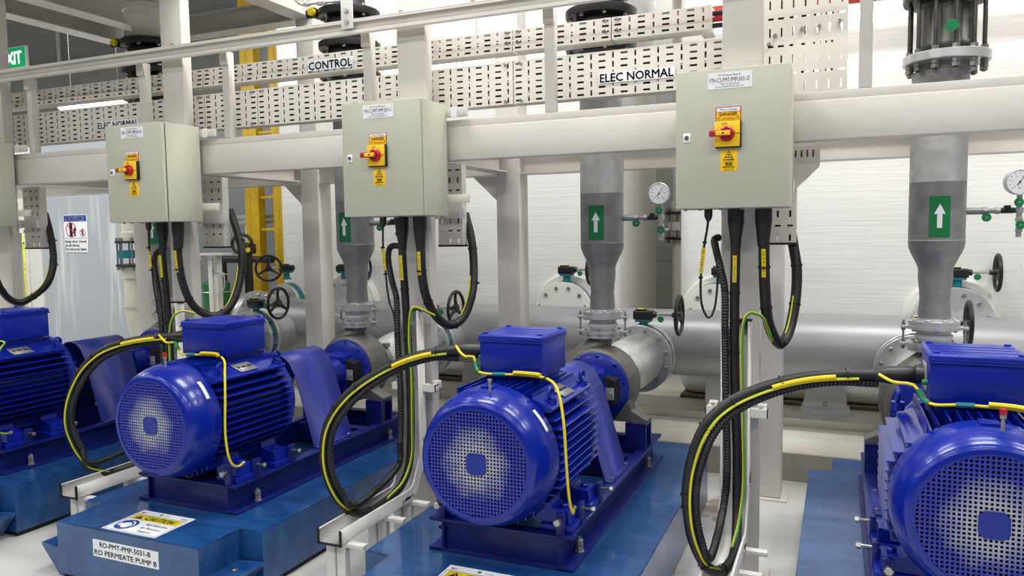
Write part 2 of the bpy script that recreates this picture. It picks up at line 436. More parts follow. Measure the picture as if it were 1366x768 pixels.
tlabel(t,-5.28,-4.84,2.652,2.712,4.246,'ELEC NORMAL')
t = Thing('cable_tray','narrow upper cream slotted cable tray with the CONTROL label','cable tray',(-4.5,4.3,2.885))
for a,c in ((-9.0,-6.62),(-6.615,-4.2),(-4.195,-1.80),(-1.795,-1.20),(-1.195,-.66)):
    b = MB('tray'); b.perf(a,c,2.925,3.012, lambda u,v:(u,4.25,v),nH=3,nV=2,vh=.026); b.perf(a,c,2.886,2.924, lambda u,v:(u,4.242,v),nH=1,nV=1,vh=.018)
    b.quad((a,4.25,3.012),(c,4.25,3.012),(c,4.345,3.012),(a,4.345,3.012)); b.quad((a,4.242,2.886),(c,4.242,2.886),(c,4.36,2.886),(a,4.36,2.886))
    t.part('tray_section', b)
b = MB('tray'); b.box(-.66,-.652,4.242,4.36,2.886,3.012); b.box(-.72,-.655,4.36,4.45,2.886,2.895); t.part('end_plate', b)
for xj in (-1.197,-1.797):
    for dx in (-.035,.035):
        for z in (2.94,3.0):
            b = MB('bolt'); b.hexbolt((xj+dx,4.247,z),(0,-1,0),.011,.009); t.part('splice_bolt', b)
tlabel(t,-3.27,-2.915,2.905,2.972,4.238,'CONTROL')

for i in range(7):
    z = 2.606+.034*i; P = spline([(-9+1.2*q, 4.30+.012*random.uniform(-1,1), z+.004*random.uniform(-1,1)) for q in range(8)],.3); b = MB('rubber'); b.tube(P,.0155,8)
    solo('tray_cable', b,'black cable laid in the wide lower tray, seen through its slots','cable',(-4.8,4.3,z),'cables in the lower tray')
for i,mm in enumerate(('rubber','red','rubber')):
    z = 2.915+.032*i; P = spline([(-9+1.2*q, 4.305, z) for q in range(8)],.4); b = MB(mm); b.tube(P,.013,8)
    solo('tray_cable', b,('red' if mm=='red' else ('lower' if i==0 else 'upper')+' black')+' cable laid in the narrow upper tray, seen through its slots','cable',(-4.8,4.3,z),'cables in the upper tray')
# vertical trays that drop behind the cabinets
drops = {'A':(-6.235,-6.03),'B':(-4.285,-4.09),'C':(-2.335,-2.165),'D':(-.40,-.215)}
DL = {'A':'cream slotted drop tray beside the cabinet at the left edge','B':'cream slotted drop tray emerging right of the -B cabinet','C':'cream slotted drop tray emerging right of the -C cabinet','D':'cream slotted drop tray emerging under the right corner of the -D cabinet'}
for k,(a,c) in drops.items():
    t = Thing('drop_tray', DL[k],'cable tray',((a+c)/2,4.3,1.742),'vertical drop trays')
    b = MB('tray'); b.perf(1.745,2.245,a,c, lambda u,v:(v,4.275,u),pitch=.062,nH=3,hh=.011,hw=.034,nV=3,vw=.010,vh=.028)
    for x in (a,c):
        b.quad((x,4.275,1.745),(x,4.335,1.745),(x,4.335,2.245),(x,4.275,2.245))
    t.part('tray_sheet', b)
    for q in (.22,.5,.78):
        xx = a+(c-a)*q; e = MB('rubber'); e.tube(spline([(xx,4.315,1.79),(xx+.004,4.312,1.95),(xx-.003,4.315,2.1),(xx,4.313,2.24)],.05),.021,10)
        solo('tray_cable', e,'black cable inside the '+DL[k].replace('cream ',''),'cable',(xx,4.315,1.79),'cables in drop tray '+k)
    b = MB('black'); b.box(a-.004,c+.004,4.27,4.34,1.738,1.75,.002); t.part('edge_trim', b)
    if k != 'D':
        b = MB('beige'); b.box(a-.02,c+.03,4.235,4.272,1.915,1.975,.003); t.part('strut', b)
        for q0,q1 in ((c+.005,c+.035),(a-.025,a+.035)):
            b = MB('sticker'); b.box(q0,q1,4.230,4.235,1.912,1.978); t.part('strut_end_cap', b)
    else:
        b = MB('tray'); b.prism([(-.235,2.245),(-.105,2.245),(-.105,2.14),(-.215,2.03),(-.235,2.03)], lambda u,v,h:(u,h,v), 4.262,4.268)
        b.use('dark')
        for i in range(4):
            b.box(-.225+.028*i,-.218+.028*i,4.2605,4.2625,2.19,2.225)
        t.part('offset_plate', b)
# wide riser tray right of the D column
t = Thing('riser_tray','wide cream slotted tray panel standing right of the column above the -D cabinet','cable tray',(-.18,4.3,2.49))
b = MB('tray'); b.perf(2.52,3.15,-.385,.016, lambda u,v:(v,4.275,u),pitch=.07,nH=7,hh=.008,hw=.045,nV=7,vw=.011,vh=.036)
for x in (-.385,.016): b.quad((x,4.275,2.52),(x,4.34,2.52),(x,4.34,3.15),(x,4.275,3.15))
t.part('tray_sheet', b)
for x,z in ((-.33,2.82),(-.20,2.84),(-.12,2.845),(-.36,2.78),(-.02,2.86)):
    b = MB('bolt'); b.hexbolt((x,4.272,z),(0,-1,0),.012,.01); t.part('bolt', b)
for i in range(7):
    xx = -.355+.052*i; P = spline([(xx+.006*random.uniform(-1,1), 4.305, 2.46+.25*q) for q in range(7)],.2); b = MB('rubber'); b.tube(P,.016 if i not in (2,4) else .011,8)
    solo('tray_cable', b,'black cable rising behind the slotted panel above the -D cabinet','cable',(xx,4.305,2.46),'cables in the riser panel')
# ================================================================== CONTROL CABINETS
CABL = {'A':'grey-green control cabinet cut off by the left edge of the photo','B':'grey-green control cabinet whose nameplate ends in -B','C':'grey-green control cabinet whose nameplate ends in -C','D':'grey-green control cabinet whose nameplate ends in -D'}
def cabinet(k):
    cx = {'A':-6.205,'B':-4.29,'C':-2.385,'D':-.475}[k]; x0, x1 = cx-.257, cx+.257; z0, z1 = 1.924, 2.568; F = 3.71
    t = Thing('control_cabinet', CABL[k],'electrical cabinet',(cx,3.9,z0),'isolator cabinets')
    b = MB('cabinet'); b.box(x0+.002,x1-.002,3.742,4.03,z0,z1,.006); b.use('black').box(x0+.008,x1-.008,3.732,3.742,z0+.006,z1-.006); t.part('enclosure', b)
    b = MB('cabinet'); b.box(x0,x1,F,3.733,z0,z1,.006); d = t.part('door', b)
    # nameplate
    a = x0+.15; c = a+.197; zt = z1-.020
    b = MB('white'); b.box(a,c,F-.003,F,zt-.074,zt); m = (a+c)/2
    b.text('RO Permeate Pump '+k,(m,F-.004,zt-.012),w=.10,h=.009); b.text('F7H-C2-PMT-PMP-5031-'+k,(m,F-.004,zt-.034),w=.18,h=.021)
    b.text('400V TP ISOLATOR',(m,F-.004,zt-.053),w=.085,h=.007); b.text('From: F7H-PS-PMT-5031-'+k,(m,F-.004,zt-.065),w=.125,h=.007); t.part('nameplate', b, d)
    # danger strip above the switch
    s0 = x0+.188; s1 = s0+.112; sz = z1-.178
    b = MB('inkred'); b.box(s0-.002,s1,F-.002,F,sz-.068,sz); b.use('yellowsign').box(s0+.002,s1-.004,F-.003,F-.001,sz-.066,sz-.022); b.use('white').box(s0+.002,s1-.004,F-.003,F-.001,sz-.02,sz-.003)
    b.text('This is a Danger',((s0+s1)/2,F-.004,sz-.011),w=.08,h=.009,m='inkblue'); b.text('DANGER',((s0+s1)/2,F-.004,sz-.032),w=.08,h=.016,m='inkred',bold=.003); b.text('LIVE TERMINALS',((s0+s1)/2,F-.004,sz-.054),w=.06,h=.008,m='inkred')
    for q in (s0+.012,s1-.014):
        b.use('inkred'); b.prism([(q-.004,sz-.045),(q+.003,sz-.045),(q,sz-.058)], lambda u,v,h:(u,h,v), F-.0042,F-.003)
    t.part('danger_label', b, d, label='yellow and white danger label')
    # isolator switch
    w0 = x0+.183; w1 = w0+.115; wz = z1-.246; wc = (w0+w1)/2; zc = wz-.058
    b = MB('black'); b.box(w0+.004,w1+.006,F-.022,F,wz-.122,wz+.001,.003); b.use('yellowsign').box(w0,w1,F-.026,F-.020,wz-.116,wz,.003)
    b.text('ON',(w1-.012,F-.0272,zc),h=.011); b.text('OFF',(wc-.012,F-.0272,wz-.012),h=.011); sw = t.part('isolator_plate', b, d, label='yellow square isolator plate')
    b = MB('red'); b.lathe([(.036,0),(.034,.018),(.028,.024)],(wc,F-.026,zc),(0,-1,0),20); b.box(wc-.075,wc+.022,F-.072,F-.048,zc-.014,zc+.014,.005)
    b.use('yellowsign').box(wc-.045,wc+.02,F-.0735,F-.071,zc-.010,zc+.010,.001); b.use('black').cyl((wc-.012,F-.0738,zc),(wc-.012,F-.0745,zc),.005,10)
    t.part('rotary_handle', b, sw, label='red rotary handle with yellow strip')
    # lower danger sticker
    y0 = s0+.020; y1 = y0+.077; yz = z1-.376
    b = MB('yellowsign'); b.box(y0,y1,F-.002,F,yz-.098,yz,.0005); m = (y0+y1)/2
    def tri(r, z, mm):
        b.use(mm); b.prism([(m-r,z-r*.75),(m+r,z-r*.75),(m,z+r)], lambda u,v,h:(u,h,v), F-.0035-.0004*(mm!='ink'),F-.002)
    tri(.019,yz-.021,'ink'); tri(.0135,yz-.0215,'yellowsign')
    b.use('ink'); b.prism([(m+.003,yz-.012),(m-.005,yz-.024),(m,yz-.024),(m-.003,yz-.033),(m+.006,yz-.021),(m+.001,yz-.021)], lambda u,v,h:(u,h,v), F-.0046,F-.0038)
    b.text('DANGER',(m,F-.0036,yz-.044),w=.05,h=.008,bold=.003); b.text('危险',(m,F-.0036,yz-.065),h=.012,bold=.003); b.text('BAHAYA',(m,F-.0036,yz-.078),w=.05,h=.008,bold=.003); b.text('அபாயம்',(m,F-.0036,yz-.089),w=.044,h=.007)
    b.box(m-.026,m+.026,F-.0034,F-.002,yz-.0545,yz-.0535)
    t.part('warning_sticker', b, d, label='orange-yellow electric shock sticker')
    # lock
    q0 = x0+.036; q1 = q0+.034; qz = z1-.29
    b = MB('white'); b.box(q0,q1,F-.006,F,qz-.042,qz,.002); b.use('bolt').cyl(((q0+q1)/2,F-.006,qz-.021),((q0+q1)/2,F-.009,qz-.021),.011,14); b.use('ink').box((q0+q1)/2-.002,(q0+q1)/2+.002,F-.0095,F-.0088,qz-.030,qz-.012); t.part('lock', b, d)
    for q in (x0+.03,x0+.1,x0+.2,x0+.3):
        b = MB('bolt'); b.hexbolt((q,3.80,z0),(0,0,-1),.009,.008); t.part('bottom_screw', b)
    for zz in (2.0,2.50):
        b = MB('beige'); b.box(x1-.06,x1+.125 if k!='D' else x1-.02,4.0301,4.0585,zz,zz+.05,.003); t.part('mounting_strut', b)
    b = MB('sticker'); b.box(x1+.03,x1+.065,4.022,4.0295,2.495,2.555) if k!='D' else b.box(x1+.001,x1+.004,3.98,4.015,2.0,2.06); t.part('side_clip', b)
for k in 'ABCD': cabinet(k)

# ================================================================== PLINTHS
def plinth():
    x = X0; t = Thing('equipment_plinth','','plinth',(x,4.03,0),'blue pump plinths')
    n, w = .5, .645
    poly = [(-n,2.715),(n,2.715),(n,3.0),(w,3.0),(w,5.06),(n+.01,5.06),(n+.01,5.36),(-n-.01,5.36),(-n-.01,5.06),(-w,5.06),(-w,3.0),(-n,3.0)]
    b = MB('plinth'); b.prism([(x+u,v) for u,v in poly], lambda u,v,h:(u,v,h), .03, .315)
    bmesh.ops.bevel(b.bm, geom=[e for e in b.bm.edges if all(abs(v.co.z-.315)<1e-4 for v in e.verts)], offset=.006, segments=2, affect='EDGES')
    t.part('body', b)
    b = MB('dark'); b.prism([(x+u*.98,4.03+(v-4.03)*.985) for u,v in poly], lambda u,v,h:(u,v,h), 0, .03); t.part('shadow_gap', b)  # dark fill painted in as the shadow gap under the plinth
    for sx in (-1,1):
        b = MB('plinth'); b.prism([(n*sx,.0),(n*sx,.15),((w+.02)*sx,.165),((w+.02)*sx,.15),((n+.03)*sx,0)], lambda u,v,h:(x+u,h,v), 2.74,2.985)
        p = t.part('anchor_foot', b)
        b = MB('bolt'); b.hexbolt((x+sx*.59,2.86,.157),(0,0,1),.017,.012); t.part('anchor_bolt', b, p)
    return t
pl = plinth()
LET = {-2*PX:'A',-PX:'B',0:'C',PX:'D'}
spread(pl.r, {0:'blue plinth under the centre-foreground motor, its caution label cut by the bottom edge',-PX:'blue painted steel plinth with the label RO PERMEATE PUMP B',-2*PX:'blue painted steel plinth at the left edge of the photo',PX:'light blue plinth at the right edge of the photo'})
PLROOT = [o for o in COL.objects if o.name.startswith('equipment_plinth') and o.parent is None]
def plinth_labels(dx, letter, front=True):
    root = min(PLROOT, key=lambda o: abs(o.location.x-(X0+dx))); x = X0+dx
    if front:
        b = MB('white'); b.box(x-.225,x+.238,2.711,2.715,.168,.258); b.text('RO-PMT-PMP-5031-'+letter,(x+.006,2.7105,.236),w=.36,h=.027,bold=.003); b.text('RO PERMEATE PUMP '+letter,(x+.006,2.7105,.193),w=.44,h=.027,bold=.003)
        o = b.build('pump_number_label', root, root.location); o['label'] = 'white label with the pump number'
    cx = x+.005; cy = 2.868; z = .3165; w = .375; h = .27; R = (1,0,0); U = (0,1,0)
    b = MB('white'); b.box(cx-w/2,cx+w/2,cy-h/2,cy+h/2,.315,z)
    b.use('ink')
    for (a,c,d,e) in ((-.178,.178,-.126,-.123),(-.178,.178,.082,.085),(-.178,-.175,-.126,.085),(.175,.178,-.126,.085)): b.box(cx+a,cx+c,cy+d,cy+e,z,z+.0003)
    b.use('yellow').box(cx-.165,cx+.165,cy+.018,cy+.078,z,z+.0005)
    b.text('CAUTION',(cx+.03,cy+.048,z+.001),w=.2,h=.042,right=R,up=U,shear=.25,bold=.003)
    b.use('ink'); b.prism([(cx-.148,cy+.028),(cx-.094,cy+.028),(cx-.121,cy+.070)], lambda u,v,q:(u,v,q), z+.0004,z+.0009)
    b.use('yellow').box(cx-.123,cx-.119,cy+.04,cy+.056,z+.0009,z+.0012)
    b.use('inkblue'); b.cyl((cx-.10,cy-.054,z),(cx-.10,cy-.054,z+.0006),.062,32); b.use('white'); b.cyl((cx-.10,cy-.058,z+.0006),(cx-.10,cy-.058,z+.0009),.030,24)
    b.lathe([(.036,0),(.036,.0004),(.044,.0004),(.044,0)],(cx-.10,cy-.052,z+.0006),(0,0,1),24,a0=0,a1=PI); b.box(cx-.148,cx-.132,cy-.075,cy-.045,z+.0006,z+.0010); b.box(cx-.068,cx-.052,cy-.075,cy-.045,z+.0006,z+.0010)
    b.text('High Noise Area',(cx+.075,cy-.015,z+.001),w=.15,h=.022,right=R,up=U,shear=.2); b.text('Ear Protection',(cx+.075,cy-.058,z+.001),w=.14,h=.022,right=R,up=U,shear=.2); b.text('Required',(cx+.075,cy-.098,z+.001),w=.09,h=.022,right=R,up=U,shear=.2)
    b.text('spi',(cx-.155,cy+.108,z+.001),h=.02,right=R,up=U,m='inkred',bold=.003); b.use('green').cyl((cx-.03,cy+.11,z),(cx-.03,cy+.11,z+.0006),.011,14); b.text('suez',(cx+.02,cy+.108,z+.001),h=.016,right=R,up=U,m='grey'); b.text('cces',(cx+.14,cy+.106,z+.001),h=.02,right=R,up=U,m='inkblue',shear=.2)
    o = b.build('caution_label', root, root.location); o['label'] = 'white and yellow caution label about ear protection'
plinth_labels(-PX,'B'); plinth_labels(0,'C')

# ================================================================== BASE FRAMES
def base_frame():
    x = X0; t = Thing('base_frame','','base frame',(x,4.05,.315),'pump base frames')
    for s in (-1,1):
        b = MB('frame')
        b.box(x+s*.285,x+s*.365,3.125,5.0,.315,.329,.002); b.box(x+s*.285,x+s*.355,3.125,4.99,.458,.472,.002); b.box(x+s*.285,x+s*.297,3.13,4.99,.329,.458)
        t.part('side_channel', b)
    b = MB('frame'); b.box(x-.36,x+.36,3.125,3.19,.315,.328,.002); b.box(x-.285,x+.285,3.15,3.162,.328,.458); b.box(x-.36,x+.36,3.125,3.19,.459,.4725,.002); b.use('dark').cyl((x-.315,3.149,.42),(x-.315,3.152,.42),.009); t.part('front_channel', b)
    b = MB('frame'); b.box(x-.285,x+.285,4.92,4.99,.329,.458); t.part('rear_channel', b); b = MB('frame'); b.box(x-.285,x+.285,4.45,4.53,.329,.458); t.part('cross_channel', b)
    for s in (-1,1):
        for y in (3.24,3.54):
            b = MB('motor_lt'); b.box(x+s*.19,x+s*.345,y-.075,y+.075,.472,.505,.004); p = t.part('motor_pad', b)
            # jacking lug and bolt
            b = MB('frame'); b.box(x+s*.325,x+s*.35,y+.045,y+.10,.47,.575,.004); t.part('jacking_lug', b, p)
            b = MB('bolt'); b.hexbolt((x+s*.392,y+.072,.545),(s,0,0),.014,.018,shaft=.085); t.part('jacking_bolt', b, p, label='zinc plated jacking bolt')
        b = MB('bolt'); b.hexbolt((x+s*.30,3.10,.545),(0,-1,0),.018,.012,shaft=.06); p = t.part('jacking_bolt', b, label='zinc plated jacking bolt')
        b = MB('frame'); b.box(x+s*.28,x+s*.32,3.13,3.155,.472,.575,.004); t.part('jacking_lug', b)
        for y in (3.33,4.72):
            b = MB('steel_dull'); b.cyl((x+s*.327,y,.329),(x+s*.327,y,.334),.022,16); b.lathe([(.017,0),(.017,.024)],(x+s*.327,y,.334),(0,0,1),6); b.lathe([(.017,.027),(.017,.05),(.012,.055)],(x+s*.327,y,.334),(0,0,1),6); b.cyl((x+s*.327,y,.385),(x+s*.327,y,.398),.009,10)
            t.part('anchor_bolt', b, label='grey steel anchor bolt')
        b = MB('frame'); a, c = sorted((s*.215,s*.345)); b.box(x+a,x+c,4.585,4.60,.472,.63); b.box(x+a,x+c,4.72,4.735,.472,.63); b.box(x+a,x+c,4.585,4.735,.615,.632,.002); b.box(x+a,x+a+.012,4.6,4.72,.472,.615); b.box(x+s*.33-.012,x+s*.33+.0,4.6,4.66,.472,.615)
        t.part('pump_pedestal', b)
    return t
bf = base_frame()
spread(bf.r, {0:'dark blue channel base frame on the plinth in the centre foreground',-PX:'dark blue channel base frame under the motor of pump B',-2*PX:'dark blue channel base frame at the left edge',PX:'dark blue channel base frame at the right edge'})

# ================================================================== MOTORS
def motor():
    x = X0; z = AX; t = Thing('electric_motor','','electric motor',(x,3.35,.505),'blue pump motors')
    org = (x,2.91,z); Y = (0,1,0)
    b = MB('motor'); b.lathe([(.233,.006),(.234,0),(.250,-.001),(.262,.004),(.274,.016),(.288,.045),(.302,.085),(.310,.125),(.312,.19),(.302,.19),(.30,.09),(.27,.03),(.236,.012)], org, Y, 56, close=True)
    b.box(x-.032,x+.032,3.03,3.1,z+.305,z+.318,.004)
    cw = t.part('fan_cowl', b)
    b = MB('steel_dull'); b.cyl((x+.03,3.0,z+.29),(x+.03,3.0,z+.345),.006,8); b.lathe([(.010,0),(.010,.012)],(x+.03,3.0,z+.345),(0,0,1),8); nip = t.part('grease_nipple', b, cw)
    b = MB('sticker'); b.lathe([(.3125,3.015-2.91),(.3135,3.045-2.91)], org, Y, 8, a0=math.radians(0), a1=math.radians(16), cap0=False)
    # grille
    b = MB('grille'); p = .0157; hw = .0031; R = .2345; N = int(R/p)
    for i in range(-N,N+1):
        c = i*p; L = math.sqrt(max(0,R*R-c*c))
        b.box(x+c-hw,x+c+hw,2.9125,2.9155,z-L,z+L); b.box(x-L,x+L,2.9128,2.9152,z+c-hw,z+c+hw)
    gr = t.part('fan_grille', b, cw, label='square mesh fan grille, pale sheen painted in the middle')
    b = MB('motor'); q = .047; e = .018; b.prism([(-q,-q+e),(-q+e,-q),(q-e,-q),(q,-q+e),(q,q-e),(q-e,q),(-q+e,q),(-q,q-e)], lambda u,v,h:(x+u,h,z+v), 2.908,2.917); t.part('grille_hub', b, cw)
    b = MB('dark'); b.cyl((x,3.05,z),(x,3.06,z),.298,40); b.cyl((x,2.95,z),(x,3.05,z),.06,20)
    for k in range(9):
        a = 2*PI*k/9; ca, sa = math.cos(a), math.sin(a)
        pts = [(x+ca*.05,2.95,z+sa*.05),(x+ca*.24,2.95,z+sa*.24),(x+ca*.24-sa*.03,3.05,z+sa*.24+ca*.03),(x+ca*.05-sa*.01,3.05,z+sa*.05+ca*.01)]
        b.quad(*pts)
    t.part('fan', b, label='dark cooling fan behind the grille')
    # finned housing
    b = MB('motor'); b.cyl((x,3.06,z),(x,3.72,z),.262,48)
    y0, y1 = 3.105, 3.665
    for s in (-1,1):
        for k in range(-6,6):
            dz = k*.037+.018; o = .322-.9*max(0,abs(dz)-.12)**1.6*4; 
            b.prism([(.2,-.0035),(o-.004,-.0028),(o,0),(o-.004,.0028),(.2,.0035)], lambda u,v,h:(x+s*u,h,z+dz+v), y0, y1-.05*(abs(k)>4))
    for k in range(-5,6):
        dx = k*.037; TF = .300 if abs(k) < 4 else .282
        for s,(ya,yb) in ((1,(y0,y1)),(-1,(y0,y1))):
            top = TF if s > 0 else math.sqrt(.333**2-dx*dx)
            b.prism([(-.0035,.18),(-.0028,top),(.0028,top),(.0035,.18)], lambda u,v,h:(x+dx+u,h,z+s*v), ya, yb)
    # corner shoulders carrying lifting eyes
    for s in (-1,1):
        q = 1 if s > 0 else .88; b.prism([(s*.17*q,.19*q),(s*.275*q,.205*q),(s*.285*q,.22*q),(s*.27*q,.23*q),(s*.18*q,.265*q)], lambda u,v,h:(x+u,h,z+v), 3.10, 3.66)
    t.part('finned_housing', b)
    b = MB('motor_lt'); b.lathe([(.2,3.66),(.285,3.665),(.30,3.68),(.30,3.715),(.27,3.735),(.16,3.76),(.1,3.80),(.06,3.81)],(x,0,z),Y,44)
    for k in range(8):
        a = PI/8+k*PI/4; b.hexbolt((x+.28*math.cos(a),3.73,z+.28*math.sin(a)),(0,1,0),.012,.012)
    t.part('end_shield', b)
    b = MB('steel'); b.cyl((x,3.8,z),(x,3.93,z),.035,20); t.part('shaft', b)
    for s in (-1,1):
        for y in (3.24,3.54):
            b = MB('motor_lt'); b.prism([(s*.175,-.235),(s*.215,-.20),(s*.235,-.25),(s*.26,-.262),(s*.32,-.266),(s*.325,-.322),(s*.175,-.322)], lambda u,v,h:(x+u,h,z+v), y-.055,y+.055)
            b.hexbolt((x+s*.285,y,z-.262),(0,0,1),.02,.016); t.part('foot', b)
        for y in ((3.17,3.62) if s > 0 else (3.62,)):
            b = MB('motor_lt'); b.cyl((x+s*.25,y,z+.215),(x+s*.25,y,z+.25),.028,16); b.ring((x+s*.25,y,z+.278),(1,0,0),.026,.0095,22,8); t.part('lifting_eye', b)
    # terminal box
    b = MB('motor_lt'); b.box(x-.135,x+.135,3.33,3.60,z+.24,z+.332,.01); t.part('box_saddle', b)
    b = MB('motor_lt'); b.box(x-.162,x+.162,3.30,3.63,z+.312,z+.476,.008); tb = t.part('terminal_box', b)
    b = MB('motor_lt'); b.box(x-.168,x+.168,3.293,3.637,z+.476,z+.510,.012,3); b.box(x-.169,x+.169,3.291,3.639,z+.474,z+.482,.002)
    for q in (3.38,3.45,3.52): b.box(x-.15,x+.15,q-.003,q+.003,z+.509,z+.5115)
    ld = t.part('box_lid', b, tb)
    for sx in (-1,1):
        for y in (3.325,3.605):
            b = MB('motor_lt'); b.hexbolt((x+sx*.14,y,z+.509),(0,0,1),.013,.008); t.part('lid_screw', b, ld)
    b = MB('steel'); b.box(x-.17,x-.162,3.39,3.50,z+.35,z+.455,.003); b.use('black').cyl((x-.163,3.445,z+.40),(x-.20,3.445,z+.40),.036,18); b.use('tag').cyl((x-.165,3.345,z+.39),(x-.185,3.345,z+.39),.011,10); t.part('gland_plate', b, tb)
    b = MB('steel_dull'); b.quad((x+.272,3.30,z+.2345),(x+.272,3.44,z+.2345),(x+.19,3.44,z+.267),(x+.19,3.30,z+.267)); b.text('IE3  415V  50Hz',(x+.231,3.37,z+.255),w=.11,h=.014,right=(0,1,0),up=(-.91,0,.41)); t.part('rating_plate', b, label='grey metal rating plate', solid=.003)
    b = MB('sticker'); b.lathe([(.3125,3.03),(.3140,3.053)],(x,0,z),Y,10,a0=math.radians(26),a1=math.radians(46)); t.part('sticker', b, cw, label='white rating sticker on the cowl', solid=.002)
    return t, nip
mo, nip = motor()
mroots = spread(mo.r, {0:'blue finned electric motor in the centre foreground, its fan grille facing left of centre',-PX:'blue finned electric motor over the plinth labelled pump B',-2*PX:'blue finned electric motor cut off by the left edge of the photo',PX:'big blue finned electric motor cut off by the right edge of the photo'})
for dx, r in mroots.items():
    if dx in (-PX, PX):
        for c in r.children:
            if c.name.startswith('fan_cowl'):
                x = X0; b = MB('red'); b.lathe([(.011,0),(.012,.008),(.011,.02),(.005,.022)],(x+.03,3.0,AX+.357),(0,0,1),10); o = b.build('nipple_cap', c, mo.loc); o['label'] = 'red plastic cap'

# ================================================================== COUPLING GUARDS
def guard():
    x = X0; z = AX; t = Thing('coupling_guard','','guard',(x,4.2,.473),'coupling guards')
    b = MB('guard'); R = .195; pts = [(-.262,.474),(-.255,.474+.006)]
    prof = [(.325,.476),(.285,.476),(.152,.93)] + [(.14*math.cos(a),z+.085+.14*math.sin(a)) for a in [math.radians(d) for d in range(18,163,12)]] + [(-.152,.93),(-.285,.476),(-.325,.476)]
    for i in range(len(prof)-1):
        (a,c),(d,e) = prof[i],prof[i+1]; b.quad((x+a,3.90,c),(x+a,4.30,c),(x+d,4.30,e),(x+d,3.90,e))
    bmesh.ops.remove_doubles(b.bm, verts=b.bm.verts, dist=1e-5)
    t.part('hood', b, solid=.006)
    for s in (-1,1):
        for y in (3.96,4.24):
            b = MB('bolt'); b.hexbolt((x+s*.305,y,.479),(0,0,1),.010,.008); t.part('bolt', b)
    return t
g = guard()
spread(g.r, {0:'blue arched coupling guard behind the centre-foreground motor',-PX:'blue arched coupling guard behind the motor of pump B',-2*PX:'blue arched coupling guard behind the left-edge motor',PX:'blue coupling guard behind the right-edge motor'})

# ================================================================== PUMPS
def pump():
    x = X0; z = AX; Y = (0,1,0); t = Thing('centrifugal_pump','','pump',(x,4.75,.632),'permeate pumps')
    b = MB('casting'); b.lathe([(.15,4.66),(.222,4.662),(.240,4.675),(.248,4.70),(.252,4.78),(.244,4.87),(.21,4.93),(.15,4.955),(.125,4.97),(.118,5.03)],(x,0,z),Y,44)
    sp = spline([(x-.13,4.79,z-.12),(x-.175,4.79,z+.0),(x-.155,4.79,z+.11),(x-.07,4.80,z+.205),(x-.01,4.825,z+.26),(x,4.83,z+.315)],.03)
    b.tube(sp,.1,18,rf=lambda i,n:.115-.05*i/(n-1)); ca = t.part('volute_casing', b)
    b = MB('steel'); b.lathe([(.07,1.13),(.128,1.132),(.128,1.158),(.08,1.158)],(x,4.83,0),(0,0,1),32); t.part('discharge_flange', b, ca)
    b = MB('bolt'); b.hexbolt((x+.02,4.745,1.06),(0,-1,0),.014,.014); t.part('plug', b, ca)
    b = MB('motor_lt'); b.lathe([(.09,4.60),(.19,4.62),(.218,4.635),(.222,4.658),(.1,4.66)],(x,0,z),Y,44)
    cv = t.part('casing_cover', b, label='blue casing cover')
    for k in range(10):
        a = k*2*PI/10+.2; b = MB('motor_lt'); b.hexbolt((x+.203*math.cos(a),4.634,z+.203*math.sin(a)),(0,-1,0),.013,.014); t.part('cover_bolt', b, cv)
    b = MB('motor_lt'); b.lathe([(.05,4.40),(.085,4.405),(.095,4.42),(.098,4.48),(.135,4.54),(.15,4.60),(.15,4.632)],(x,0,z),Y,32); b.box(x-.10,x+.10,4.50,4.61,z+.04,z+.13,.015); b.box(x-.10,x+.10,4.50,4.61,z-.13,z-.06,.015); b.box(x-.11,x-.03,4.50,4.61,z-.09,z+.09,.012); b.box(x-.04,x+.04,4.44,4.60,.476,z-.1,.01)
    t.part('bearing_bracket', b, label='blue bearing bracket')
    b = MB('dark'); b.prism([(.088,-.10),(.165,-.075),(.175,0),(.165,.075),(.088,.10)], lambda u,v,h:(x+u,h,z+v), 4.515, 4.634); t.part('bracket_opening', b, label='dark opening in the bracket')
    b = MB('steel'); b.box(x+.10,x+.165,4.507,4.514,z-.045,z+.03,.002); b.cyl((x+.142,4.507,z-.005),(x+.142,4.498,z-.005),.01,10); t.part('seal_plate', b)
    for s in (-1,1):
        b = MB('casting'); b.prism([(s*.13,-.20),(s*.225,-.06),(s*.245,-.13),(s*.345,-.182),(s*.345,-.198),(s*.20,-.198)], lambda u,v,h:(x+u,h,z+v), 4.61,4.73)
        f = t.part('foot', b); b = MB('bolt'); b.hexbolt((x+s*.305,4.66,z-.182),(0,0,1),.014,.012); t.part('bolt', b, f)
    return t
pu = pump()
spread(pu.r, {0:'cast steel centrifugal pump with blue cover behind the centre-foreground motor',-PX:'cast steel centrifugal pump with blue cover in line with the motor of pump B',-2*PX:'cast steel pump with blue cover mostly hidden behind the left-edge motor',PX:'cast steel pump half hidden behind the terminal box at the right edge'})

